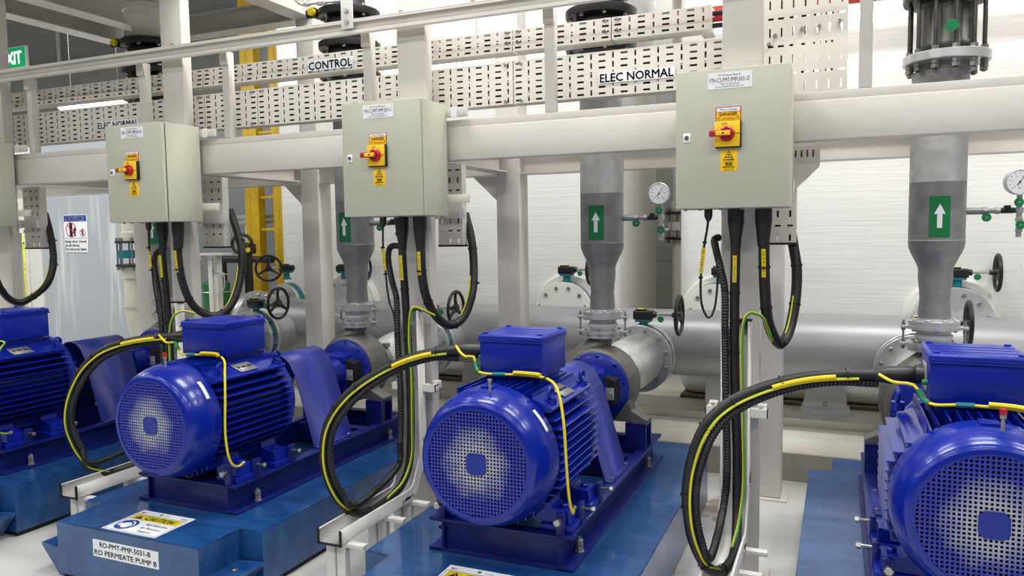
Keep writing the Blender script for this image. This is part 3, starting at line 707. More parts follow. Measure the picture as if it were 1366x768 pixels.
# expansion joints
def joint():
    x = X0; y = 4.83; t = Thing('expansion_joint','','expansion joint',(x,y,1.158),'riser expansion joints'); Zx = (0,0,1)
    b = MB('steel'); b.lathe([(.07,1.159),(.138,1.159),(.138,1.178),(.07,1.178)],(x,y,0),Zx,32); b.box(x-.168,x-.12,y-.03,y+.03,1.160,1.177,.004); b.box(x+.12,x+.168,y-.03,y+.03,1.160,1.177,.004); t.part('lower_plate', b)
    b = MB('steel'); b.lathe([(.07,1.255),(.138,1.255),(.138,1.273),(.07,1.273)],(x,y,0),Zx,32); b.box(x-.168,x-.12,y-.03,y+.03,1.256,1.272,.004); b.box(x+.12,x+.168,y-.03,y+.03,1.256,1.272,.004); t.part('upper_plate', b)
    b = MB('whitebell'); b.lathe([(.075,1.178),(.086,1.188),(.098,1.207),(.096,1.222),(.084,1.231),(.084,1.235),(.092,1.243),(.088,1.255)],(x,y,0),Zx,32); t.part('bellows', b, label='white rubber bellows')
    for a in (0,PI):
        xx = x+.152*math.cos(a); b = MB('bolt'); b.cyl((xx,y,1.135),(xx,y,1.30),.006,8)
        for zz in (1.142,1.177,1.243,1.273): b.lathe([(.012,0),(.012,.011)],(xx,y,zz),Zx,6)
        t.part('tie_rod', b)
    for k in range(6):
        a = PI/6+k*PI/3; b = MB('bolt'); p = (x+.112*math.cos(a),y+.112*math.sin(a))
        b.lathe([(.011,0),(.011,.010)],(*p,1.178),Zx,6); t.part('bolt', b); b = MB('bolt'); b.lathe([(.011,0),(.011,.010)],(*p,1.243),Zx,6); t.part('bolt', b)
    return t
ej = joint()
spread(ej.r, {0:'flanged expansion joint with white bellows on the pump behind the centre-foreground motor',-PX:'flanged expansion joint with white bellows under the riser left of centre',-2*PX:'flanged expansion joint just visible behind the cables of cabinet -B',PX:'flanged expansion joint with white bellows above the right-edge terminal box'})

# risers
def riser():
    x = X0; y = 4.83; t = Thing('riser_pipe','','pipe',(x,y,1.274),'steel risers'); Zx = (0,0,1)
    b = MB('steel_dull'); b.lathe([(.07,1.31),(.080,1.314),(.082,1.33),(.080,1.37),(.076,1.42),(.079,1.47),(.085,1.52),(.087,1.55),(.086,1.58),(.089,1.60),(.105,1.635),(.127,1.68),(.138,1.71),(.140,1.74),(.1415,1.742),(.1415,1.748),(.14,1.75),(.14,2.06),(.141,2.062),(.141,2.066),(.14,2.068),(.14,2.66)],(x,y,0),Zx,40); p = t.part('pipe', b)
    b = MB('steel'); b.lathe([(.07,1.2735),(.128,1.2735),(.128,1.30),(.085,1.302),(.082,1.315)],(x,y,0),Zx,32)
    for k in range(8):
        a = PI/8+k*PI/4; b.hexbolt((x+.108*math.cos(a),y+.108*math.sin(a),1.30),(0,0,1),.013,.012)
    t.part('flange', b)
    # green flow arrow wrapped on the pipe
    b = MB('tag'); R = .1412
    def arc(a0,a1,z0,z1,r,n=8):
        for i in range(n):
            q0 = a0+(a1-a0)*i/n; q1 = a0+(a1-a0)*(i+1)/n
            b.quad((x+r*math.sin(q0),y-r*math.cos(q0),z0),(x+r*math.sin(q1),y-r*math.cos(q1),z0),(x+r*math.sin(q1),y-r*math.cos(q1),z1),(x+r*math.sin(q0),y-r*math.cos(q0),z1))
    d = math.radians; arc(d(-21),d(21),1.765,1.985,R); b.use('white'); r = R+.0006; arc(d(-5),d(5),1.815,1.89,r,4)
    P = lambda a,zz:(x+r*math.sin(a),y-r*math.cos(a),zz)
    for i in range(6):
        f0 = -1+i/3; f1 = f0+1/3
        b.quad(P(d(11*f0),1.89),P(d(11*f1),1.89),P(d(11*f1),1.89+.055*(1-abs(f1))),P(d(11*f0),1.89+.055*(1-abs(f0))))
    t.part('flow_label', b, label='green label with a white up arrow')
    return t
ri = riser()
rr = spread(ri.r, {0:'grey steel riser with green arrow label, between the -C and -D cabinets',-PX:'grey steel riser with green arrow label, half behind the -C cabinet',-2*PX:'grey steel riser mostly hidden behind the -B cabinet',PX:'wide grey steel riser with green arrow label, right of the -D cabinet'})

# ---- couplings above the risers
def top_valve(x, lb, green=True):
    y = 4.83; t = Thing('flanged_coupling', lb,'pipe coupling',(x,y,2.66),'black flanged couplings on the risers'); Zx = (0,0,1)
    b = MB('steel_dull'); b.lathe([(.14,2.661),(.14,2.96)],(x,y,0),Zx,32); t.part('spool', b)
    for z0 in (2.96,3.17,3.40):
        b = MB('black'); b.lathe([(.13,z0),(.222,z0),(.226,z0+.01),(.226,z0+.045),(.21,z0+.055),(.16,z0+.06)],(x,y,0),Zx,36); f = t.part('flange', b, label='black flange')
        for k in range(8):
            a = PI/8+k*PI/4; b = MB('bolt'); b.hexbolt((x+.19*math.cos(a),y+.19*math.sin(a),z0+.001),(0,0,-1),.015,.016); t.part('bolt', b, f); b = MB('bolt'); b.hexbolt((x+.19*math.cos(a),y+.19*math.sin(a),z0+.055),(0,0,1),.015,.016); t.part('bolt', b, f)
    b = MB('black'); b.lathe([(.15,3.02),(.165,3.04),(.17,3.09),(.165,3.14),(.155,3.18),(.155,3.24),(.17,3.28),(.17,3.36),(.15,3.41)],(x,y,0),Zx,32); t.part('body', b)
    b = MB('teal'); b.box(x+.12,x+.20,y-.06,y+.02,3.06,3.13,.01); b.cyl((x+.16,y-.02,3.13),(x+.16,y-.02,3.165),.02); t.part('actuator_stub', b, label='teal actuator stub')
    b = MB('black'); b.cyl((x-.15,y-.1,3.43),(x-.27,y-.14,3.43),.03,14); b.use('yellow').cyl((x-.2,y-.16,3.43),(x-.2,y-.19,3.43),.028,16); b.use('black').cyl((x-.2,y-.10,3.43),(x-.2,y-.165,3.43),.036,16); t.part('position_switch', b, label='black switch with a yellow cap') if x < -2 else None
    return t
top_valve(-5.34,'black flanged coupling on the riser at the far left, under the big cream pipe')
top_valve(-3.345,'black flanged coupling on the riser above the CONTROL label')
top_valve(X0,'black flanged coupling at the top between the -C and -D cabinets')
b = MB('pvc'); Zx = (0,0,1)
b.lathe([(.13,3.461),(.13,3.56),(.137,3.575),(.165,3.61),(.182,3.63),(.185,3.64),(.185,3.68),(.197,3.685),(.197,3.73),(.185,3.74),(.185,4.5)],(-5.34,4.83,0),Zx,36); solo('overhead_pipe', b,'big cream plastic pipe rising out of the top left of the picture','pipe',(-5.34,4.83,3.461),'pipes above the couplings')
b = MB('housing'); b.lathe([(.12,3.461),(.12,4.5)],(-3.345,4.83,0),Zx,32); solo('overhead_pipe', b,'grey pipe rising from the coupling above the CONTROL label','pipe',(-3.345,4.83,3.461),'pipes above the couplings')
b = MB('housing'); b.lathe([(.14,3.461),(.14,4.5)],(X0,4.83,0),Zx,32); solo('overhead_pipe', b,'grey pipe rising from the top coupling between the -C and -D cabinets','pipe',(X0,4.83,3.461),'pipes above the couplings')
# instrument tubing at the top centre
b = MB('steel'); b.tube(spline([(-3.66,4.6,3.62),(-3.64,4.6,3.52),(-3.58,4.6,3.475),(-3.45,4.6,3.47),(-3.18,4.6,3.455)],.02),.012,10); b.cyl((-3.45,4.6,3.47),(-3.38,4.6,3.466),.022,6); b.cyl((-3.56,4.6,3.474),(-3.53,4.6,3.473),.02,6)
solo('instrument_tube', b,'bent bright steel instrument tube at the very top, left of centre','tube',(-3.5,4.6,3.45))
# D: rod coupling
x = X0+PX+.025; y = 4.83
t = Thing('rod_coupling','steel coupling with long tie rods and black top flange on the right-hand riser','pipe coupling',(x,y,2.66))
b = MB('steel_dull'); b.lathe([(.14,2.661),(.14,2.70)],(x,y,0),Zx,32); b.use('steel').lathe([(.14,2.70),(.208,2.70),(.212,2.705),(.212,2.745),(.206,2.75),(.14,2.752)],(x,y,0),Zx,40); t.part('lower_flange', b, label='bright steel lower flange')
b = MB('housing'); b.lathe([(.13,2.752),(.135,2.76),(.135,2.80),(.128,2.81),(.128,3.0),(.15,3.01),(.15,3.03)],(x,y,0),Zx,36); t.part('sleeve', b)
b = MB('black'); b.lathe([(.14,3.03),(.214,3.03),(.218,3.04),(.218,3.075),(.15,3.08),(.15,3.11),(.222,3.112),(.225,3.12),(.225,3.17),(.15,3.18)],(x,y,0),Zx,40); t.part('upper_flange', b, label='black upper flange')
for k in range(12):
    a = k*PI/6+.13; p = (x+.182*math.cos(a),y+.182*math.sin(a)); b = MB('housing'); b.cyl((*p,2.65),(*p,3.03),.011,10); b.use('bolt')
    b.lathe([(.021,2.655),(.021,2.676)],(*p,0),Zx,6); b.lathe([(.02,2.68),(.02,2.699)],(*p,0),Zx,6); b.lathe([(.02,2.752),(.02,2.772)],(*p,0),Zx,6); t.part('tie_rod', b)
b = MB('tag'); b.cyl((x,y-.205,2.86),(x,y-.208,2.86),.032,20); t.part('tag', b, label='round green tag')
b = MB('black'); b.lathe([(.15,3.18),(.15,4.5)],(x,y,0),Zx,32); solo('overhead_pipe', b,'dark pipe above the rod coupling at top right','pipe',(x,y,3.18),'pipes above the couplings')

# ================================================================== PRESSURE GAUGES
def gauge():
    x = X0; y = 4.83; Xx = (1,0,0); zc = 1.903; t = Thing('pressure_gauge','','gauge',(x+.385,y,1.74),'gauges on the risers')
    b = MB('steel_dull'); b.cyl((x+.139,y,zc),(x+.22,y,zc),.019,16); b.lathe([(.024,0),(.024,.02)],(x+.22,y,zc),Xx,6); b.cyl((x+.24,y,zc),(x+.30,y,zc),.014,12); b.lathe([(.021,0),(.021,.02)],(x+.275,y,zc),Xx,6); b.use('black').cyl((x+.30,y,zc),(x+.36,y,zc),.016,12); b.box(x+.315,x+.345,y-.016,y+.016,zc-.012,zc+.028,.003); t.part('branch', b)
    b = MB('steel'); b.cyl((x+.385,y,1.76),(x+.385,y,1.99),.014,12); b.lathe([(.021,0),(.021,.03)],(x+.385,y,zc-.015),(0,0,1),12); b.lathe([(.019,0),(.019,.018)],(x+.385,y,1.79),(0,0,1),6); b.lathe([(.02,0),(.02,.018)],(x+.385,y,1.845),(0,0,1),6); b.use('black').cyl((x+.36,y,zc),(x+.372,y,zc),.013,10); b.use('steel').cyl((x+.385,y,1.83),(x+.43,y,1.825),.008,8); t.part('stem', b)
    n = Vector((.12,-1,0)).normalized(); c = Vector((x+.378,y-.03,2.052)); b = MB('steel'); b.lathe([(.05,-.06),(.064,-.055),(.066,-.02),(.069,-.016),(.069,.0),(.064,.005),(.060,.0)],c,n,36); bd = t.part('gauge_case', b)
    u = Vector((1,.12,0)).normalized(); w = Vector((0,0,1)); b = MB('dial'); b.lathe([(.060,.0012),(.0601,.0)],c,n,32); b.use('ink')
    P = lambda r,a,h=.002:c+n*h+u*(r*math.sin(a))+w*(r*math.cos(a))
    for k in range(11):
        a = math.radians(-135+27*k); q = .0022; r0, r1 = .043, .052
        b.face([b.v(P(r0,a)-(P(1,a+PI/2)-c).normalized()*q*.5),b.v(P(r0,a)+(P(1,a+PI/2)-c).normalized()*q*.5),b.v(P(r1,a)+(P(1,a+PI/2)-c).normalized()*q*.5),b.v(P(r1,a)-(P(1,a+PI/2)-c).normalized()*q*.5)])
    for k in range(0,11,2):
        a = math.radians(-135+27*k); b.text(str(k),P(.033,a,.0022),h=.009,right=u,up=w)
    a = math.radians(35); s = (P(1,a+PI/2,0)-c).normalized()*.002
    b.face([b.v(P(-.022,a,.004)-s),b.v(P(-.022,a,.004)+s),b.v(P(.046,a,.004)+s*.3),b.v(P(.046,a,.004)-s*.3)]); b.cyl(P(0,0,.002),P(0,0,.006),.005,10); b.text('bar',P(.03,PI,.0022),h=.008,right=u,up=w); t.part('dial', b, bd, label='white dial with black needle')
    for p in ((x+.232,y-.026,1.868),(x+.378,y-.026,1.945),(x+.388,y-.024,1.825)):
        b = MB('tag'); b.cyl(p,(p[0]+.0004,p[1]-.003,p[2]),.0235,20); b.use('white'); b.text('OPEN',(p[0],p[1]-.0035,p[2]),w=.02,h=.005,m='white'); t.part('tag', b, label='round green tag')
    return t
gg = gauge()
spread(gg.r, {0:'round white pressure gauge just left of the -D cabinet',-PX:'pressure gauge fittings showing under the -C cabinet',PX:'round pressure gauge cut by the right edge of the photo'})

# ================================================================== SUCTION LINES
def flange_y(b, x, z, y0, y1, R, r):
    b.lathe([(r,y0),(R-.003,y0),(R,y0+.003),(R,y1-.003),(R-.003,y1),(r,y1)],(x,0,z),(0,1,0),44)
def bolts_y(t, par, x, z, y, R, n, d, r=.016):
    for k in range(n):
        a = PI/n+2*PI*k/n; b = MB('bolt'); b.hexbolt((x+R*math.cos(a),y,z+R*math.sin(a)),(0,d,0),r,.016,shaft=.0); t.part('bolt', b, par)
def reducer():
    x = X0; z = AX; t = Thing('suction_reducer','','pipe',(x,5.4,z-.25),'suction reducers')
    b = MB('steel'); b.lathe([(.118,5.031),(.118,5.07),(.126,5.09),(.150,5.16),(.175,5.26),(.190,5.36),(.195,5.46),(.195,5.78)],(x,0,z),(0,1,0),44); t.part('cone', b)
    b = MB('steel_dull'); b.lathe([(.12,5.0315),(.145,5.032),(.150,5.04),(.150,5.07),(.145,5.078),(.119,5.08)],(x,0,z),(0,1,0),36)
    for a in (.9,.9+PI):
        c = (x+.165*math.cos(a),5.055,z+.165*math.sin(a)); b.box(c[0]-.022,c[0]+.022,5.032,5.078,c[2]-.018,c[2]+.018,.005)
    t.part('clamp_ring', b)
    b = MB('steel'); flange_y(b,x,z,5.78,5.815,.262,.19); f = t.part('flange', b); bolts_y(t,f,x,z,5.78,.226,12,-1)
    return t
rd = reducer()
spread(rd.r, {0:'bright steel suction reducer with bolted flange behind the centre-foreground pump',-PX:'bright steel suction reducer partly hidden by the cable drop of cabinet -C',-2*PX:'bright steel suction reducer seen over the terminal box of pump B',PX:'bright steel suction reducer with bolted flange left of the right-edge terminal box'})
def handwheel(t, c, R, par=None, turn=0):
    x,y,z = c; b = MB('black'); b.ring((x,y,z),(1,0,0),R-.014,.0145,36,10); b.lathe([(.018,-.055),(.020,-.03),(.034,-.022),(.034,.018),(.02,.022)],(x,y,z),(1,0,0),18)
    for k in range(3):
        a = PI/2+k*2*PI/3; e = Vector((x,y+math.cos(a)*(R-.014),z+math.sin(a)*(R-.014))); m = Vector((x-.006,y+math.cos(a)*R*.5,z+math.sin(a)*R*.5)); b.tube([Vector((x,y+math.cos(a)*.02,z+math.sin(a)*.02)),m,e],.012,8,rf=lambda i,n:(.019,.014,.014)[i])
    if turn: bmesh.ops.rotate(b.bm, verts=b.bm.verts, cent=(x,y,z), matrix=Matrix.Rotation(turn,3,'Z'))
    return t.part('handwheel', b, par, label='black three-spoke handwheel')
def gearbox(t, x, y, z0, zg, L, R):
    """neck from z0 up to the box at zg; shaft to the wheel at x+L"""
    b = MB('teal'); b.cyl((x,y,z0),(x,y,zg-.04),.034,18); b.lathe([(.05,0),(.05,.015)],(x,y,z0),(0,0,1),18); b.box(x-.06,x+.06,y-.045,y+.045,zg-.058,zg-.040,.004); nk = t.part('valve_neck', b, label='teal valve neck')
    b = MB('black'); b.box(x-.075,x+.075,y-.05,y+.05,zg-.04,zg+.03,.010,3); b.lathe([(.045,0),(.045,.012)],(x-.02,y,zg+.03),(0,0,1),20); b.cyl((x+.075*(1 if (L or 1)>0 else -1),y,zg),(x+.10*(1 if (L or 1)>0 else -1),y,zg),.024,14); g = t.part('gearbox', b, label='black gearbox')
    b = MB('yellow'); b.cyl((x-.02,y,zg+.042),(x-.02,y,zg+.0435),.036,20); t.part('indicator', b, g, label='yellow position indicator')
    if L is None:
        b = MB('bolt'); b.cyl((x-.03,y-.05,zg),(x-.09,y-.17,zg),.0095,10); t.part('shaft', b, g); handwheel(t,(x-.095,y-.18,zg),R,None,math.radians(-50)); return
    b = MB('bolt'); b.cyl((x+.10*(1 if L>0 else -1),y,zg),(x+L-.02*(1 if L>0 else -1),y,zg),.0095,10); sh = t.part('shaft', b, g)
    handwheel(t,(x+L,y,zg),R)
    b = MB('tag'); q = x+.135*(1 if L>0 else -1); b.cyl((q,y-.012,zg-.034),(q,y-.015,zg-.034),.025,18); b.use('white').cyl((q,y-.0152,zg-.012),(q,y-.016,zg-.012),.003,8); t.part('tag', b, sh, label='round green tag')
def bvalve():
    x = X0; z = AX; t = Thing('butterfly_valve','','valve',(x,5.85,z-.25),'suction butterfly valves')
    b = MB('teal'); b.lathe([(.19,5.816),(.205,5.818),(.215,5.83),(.215,5.872),(.205,5.884),(.19,5.886)],(x,0,z),(0,1,0),40)
    for k in range(12):
        a = PI/12+2*PI*k/12; b.cyl((x+.226*math.cos(a),5.8165,z+.226*math.sin(a)),(x+.226*math.cos(a),5.8855,z+.226*math.sin(a)),.021,12)
    t.part('lug_body', b, label='teal lug body')
    gearbox(t,x+.03,5.85,z+.21,1.172,.275,.16)
    return t
bv = bvalve()
spread(bv.r, {0:'teal butterfly valve with black handwheel left of the -D cable drop',-PX:'teal butterfly valve with black handwheel inside the cable loop of cabinet -C',-2*PX:'teal butterfly valve with black handwheel above the terminal box of pump B, lower of two',PX:'teal butterfly valve half hidden behind the right-hand riser'})
def spool():
    x = X0; z = AX; t = Thing('suction_spool','','pipe',(x,6.1,z-.25),'suction spools')
    b = MB('steel'); flange_y(b,x,z,5.887,5.922,.262,.19); f = t.part('flange', b); bolts_y(t,f,x,z,5.922,.226,12,1)
    b = MB('header'); b.lathe([(.192,5.922),(.192,6.20),(.20,6.235)],(x,0,z),(0,1,0),40); t.part('pipe', b)
    return t
ss = spool()
spread(ss.r, {0:'short steel spool joining the header behind the centre-foreground pump',-PX:'short steel spool joining the header behind the cable loop of cabinet -C',-2*PX:'short bright steel spool behind the valve above the terminal box of pump B',PX:'short steel spool joining the header behind the right-edge motor'})
# header
t = Thing('header_pipe','long thick grey steel suction header pipe lying along the white tanks','pipe',(-1.5,6.5,.59))
b = MB('header'); b.lathe([(.20,-5.80),(.27,-5.77),(.278,-5.72),(.278,4.6)],(0,6.5,.87),(1,0,0),56); t.part('pipe', b)
b = MB('steel'); b.lathe([(.2,-5.85),(.352,-5.848),(.355,-5.81),(.352,-5.775),(.278,-5.77)],(0,6.5,.87),(1,0,0),48); f = t.part('end_flange', b)
for k in range(16):
    a = k*PI/8; b = MB('bolt'); b.hexbolt((-5.85,6.5+.318*math.cos(a),.87+.318*math.sin(a)),(-1,0,0),.02,.02); t.part('bolt', b, f); b = MB('bolt'); b.hexbolt((-5.773,6.5+.318*math.cos(a),.87+.318*math.sin(a)),(1,0,0),.02,.02); t.part('bolt', b, f)
b = MB('green'); b.box(-5.55,-5.33,6.30,6.36,1.1355,1.138); t.part('tape', b, label='strip of green tape')
# header saddles
for xx,lb in ((-3.1,'cream pipe saddle under the header, left of the -C cable drop'),(-.98,'cream pipe saddle under the header behind the -D cable drop'),(1.7,'cream pipe saddle under the header at the right edge')):
    b = MB('white_steel'); b.box(xx-.07,xx+.07,6.62,6.72,.279,.62,.004); solo('pipe_saddle', b, lb,'support',(xx,6.6,.279),'header saddles')

# ================================================================== TANKS
def tank(x0,x1,y0,y1,z0,z1,lb):
    t = Thing('storage_tank', lb,'tank',((x0+x1)/2,(y0+y1)/2,.30),'white tanks'); R = .14
    def rr(r, d):
        pts = []
        for cx,cy,a in ((x1-R,y1-R,0),(x0+R,y1-R,PI/2),(x0+R,y0+R,PI),(x1-R,y0+R,1.5*PI)):
            for k in range(7): pts.append((cx+(R+d)*math.cos(a+k*PI/12),cy+(R+d)*math.sin(a+k*PI/12)))
        return pts
    b = MB('tank'); L = [(z0,-.10),(z0+.03,-.045),(z0+.08,-.01),(z0+.14,0),(z1,0)]
    rings = [[b.v((px,py,zz)) for px,py in rr(R,d)] for zz,d in L]; n = len(rings[0])
    for i in range(len(rings)-1):
        for k in range(n): b.face([rings[i][k],rings[i][(k+1)%n],rings[i+1][(k+1)%n],rings[i+1][k]])
    b.face(rings[-1]); b.face(rings[0][::-1]); t.part('shell', b)
    b = MB('brown'); b.box(x0+.02,x1-.02,y0+.0,y1-.02,.279,z0,.003); t.part('bearer', b, label='brown timber bearer strip')
    return t
tank(-5.92,-1.93,7.02,8.8,.312,4.7,'big white ribbed tank standing in the middle behind pumps B and C')
tank(-1.36,5.2,7.02,8.8,.312,4.7,'big white ribbed tank standing at the right behind the -D cabinet')
for xx,lb in ((-3.31,'white tank anchor block by the motor terminal box in the middle'),(-.10,'white tank anchor block right of the -D cable drop'),(2.6,'white tank anchor block beyond the right edge motor')):
    t = Thing('anchor_block', lb,'bracket',(xx,6.8,.279),'tank anchor blocks')
    b = MB('nozwhite'); b.prism([(-.17,.318),(.17,.318),(.165,.40),(.14,.55),(-.14,.55),(-.165,.40)], lambda u,v,h:(xx+u,h,v), 6.80,6.99); t.part('block', b)
    b = MB('sticker'); b.box(xx-.19,xx+.19,6.74,6.995,.279,.318,.003); t.part('base_plate', b)
    b = MB('bolt'); b.hexbolt((xx,6.80,.36),(0,-1,0),.018,.016); t.part('bolt', b)
# tank nozzles with valves
def nozzle(x, lb, metal=False, L=.24, small=False):
    NR = .22 if small else .285
    z = 1.06; t = Thing('nozzle_valve', lb,'valve',(x,6.9,z-.3),'tank nozzle valves')
    b = MB('steel' if metal else 'nozwhite'); flange_y(b,x,z,6.80,6.84,NR,.02); f = t.part('flange', b); bolts_y(t,f,x,z,6.80,NR-.05,12,-1,.019)
    b = MB('teal'); b.lathe([(NR-.045,6.841),(NR-.013,6.843),(NR-.01,6.86),(NR-.01,6.91),(NR-.045,6.915)],(x,0,z),(0,1,0),40); t.part('valve_ring', b, label='teal valve ring')
    b = MB('steel' if small else 'nozwhite'); flange_y(b,x,z,6.916,6.95,NR+.015,.02); b.lathe([(NR+.025,6.951),(NR+.055,6.955),(NR+.075,6.98),(NR+.08,7.019)],(x,0,z),(0,1,0),44) if not small else b.cyl((x,6.951,z),(x,7.019,z),.15,24); t.part('tank_flange', b)
    gearbox(t,x+.02,6.86,z+.27,z+.40,L,.15)
nozzle(-2.40,'white flanged tank nozzle valve with handwheel left of the riser in the middle')
nozzle(-.98,'white flanged tank nozzle valve with handwheel just left of the -D cable drop',L=.1)
nozzle(.82,'grey flanged tank nozzle valve with handwheel right of the right-hand riser',True,.27)
nozzle(-4.93,'grey flanged tank nozzle valve behind the riser left of centre',True,.25)
# the far valve left of the tank hangs on the header end
nozzle(-5.70,'silver nozzle valve with the upper handwheel in front of the yellow ladder',True,None,True)

# ================================================================== RED PIPE, LAMPS
b = MB('redpaint'); b.cyl((-1.9,6.7,3.62),(5,6.7,3.62),.055,18); solo('sprinkler_pipe', b,'red painted pipe glimpsed at the top beside the -D column','pipe',(0,6.7,3.62))
for a,c,lb in ((-8.57,-7.40,'glowing linear lamp at the left, between the trays'),(-4.10,-2.86,'glowing linear lamp behind the trays at the -C column'),(-.80,.42,'glowing linear lamp behind the post right of the -D cabinet'),(.93,2.15,'glowing linear lamp at the top right corner')):
    t = Thing('linear_lamp', lb,'lamp',((a+c)/2,6.4,3.36),'linear lamps in front of the tanks')
    b = MB('lampbody'); b.box(a,c,6.36,6.44,3.42,3.46,.004); t.part('housing', b)
    b = MB('tube'); b.lathe([(.03,0),(.042,.02),(.042,c-a-.02),(.03,c-a)],(a,6.4,3.375),(1,0,0),16); t.part('diffuser', b, label='glowing white tube')
    for q in (a+.2,c-.2):
        b = MB('bolt'); b.cyl((q,6.4,3.46),(q,6.4,5.5),.004,6); t.part('hanger_rod', b)

# ================================================================== FAR LEFT
def pvc_drop(x, y, zt, zb, zc, R, lb, elbow=True):
    t = Thing('plastic_pipe', lb,'pipe',(x,y,zb),'cream plastic pipes'); b = MB('pvc'); Zx=(0,0,1)
    b.cyl((x,y,zc+.15),(x,y,zt),R,28); b.lathe([(R,zc+.15),(R+.02,zc+.155),(R+.02,zc+.26),(R,zc+.27)],(x,y,0),Zx,28,cap0=False,cap1=False)
    if elbow:
        pts = [Vector((x,y,zc-.15)),Vector((x,y,zb+.42))]+[Vector((x+.42-.42*math.cos(a),y,zb+.42-.42*math.sin(a))) for a in [math.radians(d) for d in range(8,91,8)]]+[Vector((x+.75,y,zb))]
        b.tube(pts,R,28); b.lathe([(R+.02,zc-.29),(R+.02,zc-.155),(R,zc-.15)],(x,y,0),Zx,28); b.lathe([(R+.015,zb+.50),(R+.015,zb+.60)],(x,y,0),Zx,28)
    else:
        b.cyl((x,y,zb),(x,y,zc-.15),R,28)
    t.part('pipe', b)
    for dz,n in ((.13,'upper'),(-.15,'lower')):
        b = MB('black'); b.lathe([(R*.7,zc+dz),(R+.075,zc+dz),(R+.08,zc+dz+.01),(R+.08,zc+dz+.02),(R+.075,zc+dz+.03),(R*.7,zc+dz+.03)],(x,y,0),Zx,36); t.part('backing_ring', b, label='black backing ring')
    b = MB('teal' if elbow else 'pvc'); b.lathe([(R*.7,zc-.045),(R+.055,zc-.045),(R+.06,zc),(R+.055,zc+.045),(R*.7,zc+.045)],(x,y,0),Zx,32)
    t.part('valve_band', b, label='teal valve band' if elbow else None)
    for k in range(10):
        a = PI/10+k*PI/5; p = (x+(R+.055)*math.cos(a),y+(R+.055)*math.sin(a)); b = MB('bolt'); b.cyl((*p,zc-.19),(*p,zc+.2),.010,8); b.lathe([(.018,zc-.185),(.018,zc-.155)],(*p,0),Zx,6); b.lathe([(.018,zc+.165),(.018,zc+.19)],(*p,0),Zx,6); t.part('stud', b)
pvc_drop(-7.84,6.75,3.5,.48,1.62,.155,'cream plastic pipe with a teal banded coupling in front of the grey wall')
pvc_drop(-1.60,8.6,4.5,.28,1.86,.13,'cream plastic pipe with black rings in the gap between the two tanks',False)
# yellow ladder
t = Thing('access_ladder','yellow access ladder standing against the block wall left of the white tank','ladder',(-6.94,8.0,.279))
for a,c in ((-7.27,-7.035),(-6.80,-6.63)):
    b = MB('ladder'); b.box(a,a+.09,8.0,8.02,.279,5.2,.003); b.box(a+.0,a+.012,8.02,8.14,.279,5.2,.002); b.box(a+.10,c,7.99,8.01,.279,5.2,.003); b.box(c-.012,c,8.01,8.12,.279,5.2,.002); t.part('stile', b)
for z in [.62+.42*i for i in range(11)]:
    b = MB('ladder'); b.box(-7.035,-6.80,8.02,8.05,z,z+.035,.003); t.part('rung', b)
t = Thing('wall_strut','galvanised channel with a white end block crossing behind the yellow ladder','bracket',(-7.1,8.25,2.0))
b = MB('steel'); b.box(-7.62,-6.7,8.22,8.26,2.05,2.10,.003); b.box(-7.62,-6.7,8.22,8.26,1.98,2.02,.003); t.part('channel', b)
b = MB('white_steel'); b.box(-6.76,-6.6,8.18,8.30,1.97,2.12,.004); t.part('end_block', b)
b = MB('white_steel'); b.box(-7.5,-7.4,8.24,8.30,.279,2.04,.003); t.part('support_leg', b)
# dark unit behind the ladder
t = Thing('dosing_vessel','green dosing vessel with a domed lid behind the cable loop of cabinet -B','vessel',(-6.85,7.0,.279))
b = MB('greenv'); b.lathe([(.13,.279),(.14,.29),(.14,.86),(.125,.87),(.13,.90),(.152,1.0),(.155,1.22),(.16,1.225),(.16,1.25),(.15,1.27),(.08,1.30),(.02,1.305)],(-6.85,7.0,0),Zx,32)
for k in range(10):
    a = k*PI/5; b.box(-6.85+.135*math.cos(a)-.012,-6.85+.135*math.cos(a)+.012,7.0+.135*math.sin(a)-.012,7.0+.135*math.sin(a)+.012,.86,.93,.003)
t.part('body', b)
b = MB('steel'); b.ring((-6.85,7.0,1.16),Zx,.162,.008,28,6); b.tube(spline([(-6.85,7.0,1.30),(-6.85,7.0,1.36),(-6.75,7.0,1.38),(-6.66,7.0,1.36)],.02),.008,8); t.part('fittings', b, label='bright steel fittings')
t = Thing('instrument_stand','white post stand with a flat top plate behind the cable loop of cabinet -B','stand',(-6.70,6.85,.279))
b = MB('white_steel'); b.box(-6.79,-6.65,6.82,6.90,.279,1.60,.004); b.box(-6.72,-6.71,6.80,6.82,.6,1.55); t.part('post', b)
b = MB('white_steel'); b.box(-6.90,-6.52,6.76,6.94,1.60,1.625,.003); b.box(-6.90,-6.84,6.76,6.80,1.55,1.6,.003); t.part('top_plate', b)
b = MB('steel'); b.tube(spline([(-6.68,6.8,1.4),(-6.58,6.79,1.42),(-6.52,6.79,1.36),(-6.53,6.79,1.22),(-6.60,6.79,1.17),(-6.67,6.8,1.17)],.02),.008,8); b.cyl((-6.66,6.8,1.38),(-6.66,6.8,1.52),.016,10); t.part('tubing', b, label='bright steel tubing')
t = Thing('handwheel_valve','black valve with a small handwheel and yellow cap left of the yellow ladder','valve',(-6.62,7.3,1.5))
b = MB('black'); b.ring((-6.66,7.25,1.72),(.5,-.8,0),.115,.02,26,8); b.box(-6.70,-6.56,7.24,7.38,1.60,1.72,.01); b.cyl((-6.66,7.25,1.72),(-6.6,7.33,1.70),.03,14); b.cyl((-6.62,7.3,1.62),(-6.62,7.3,.279),.05,16); t.part('body', b)
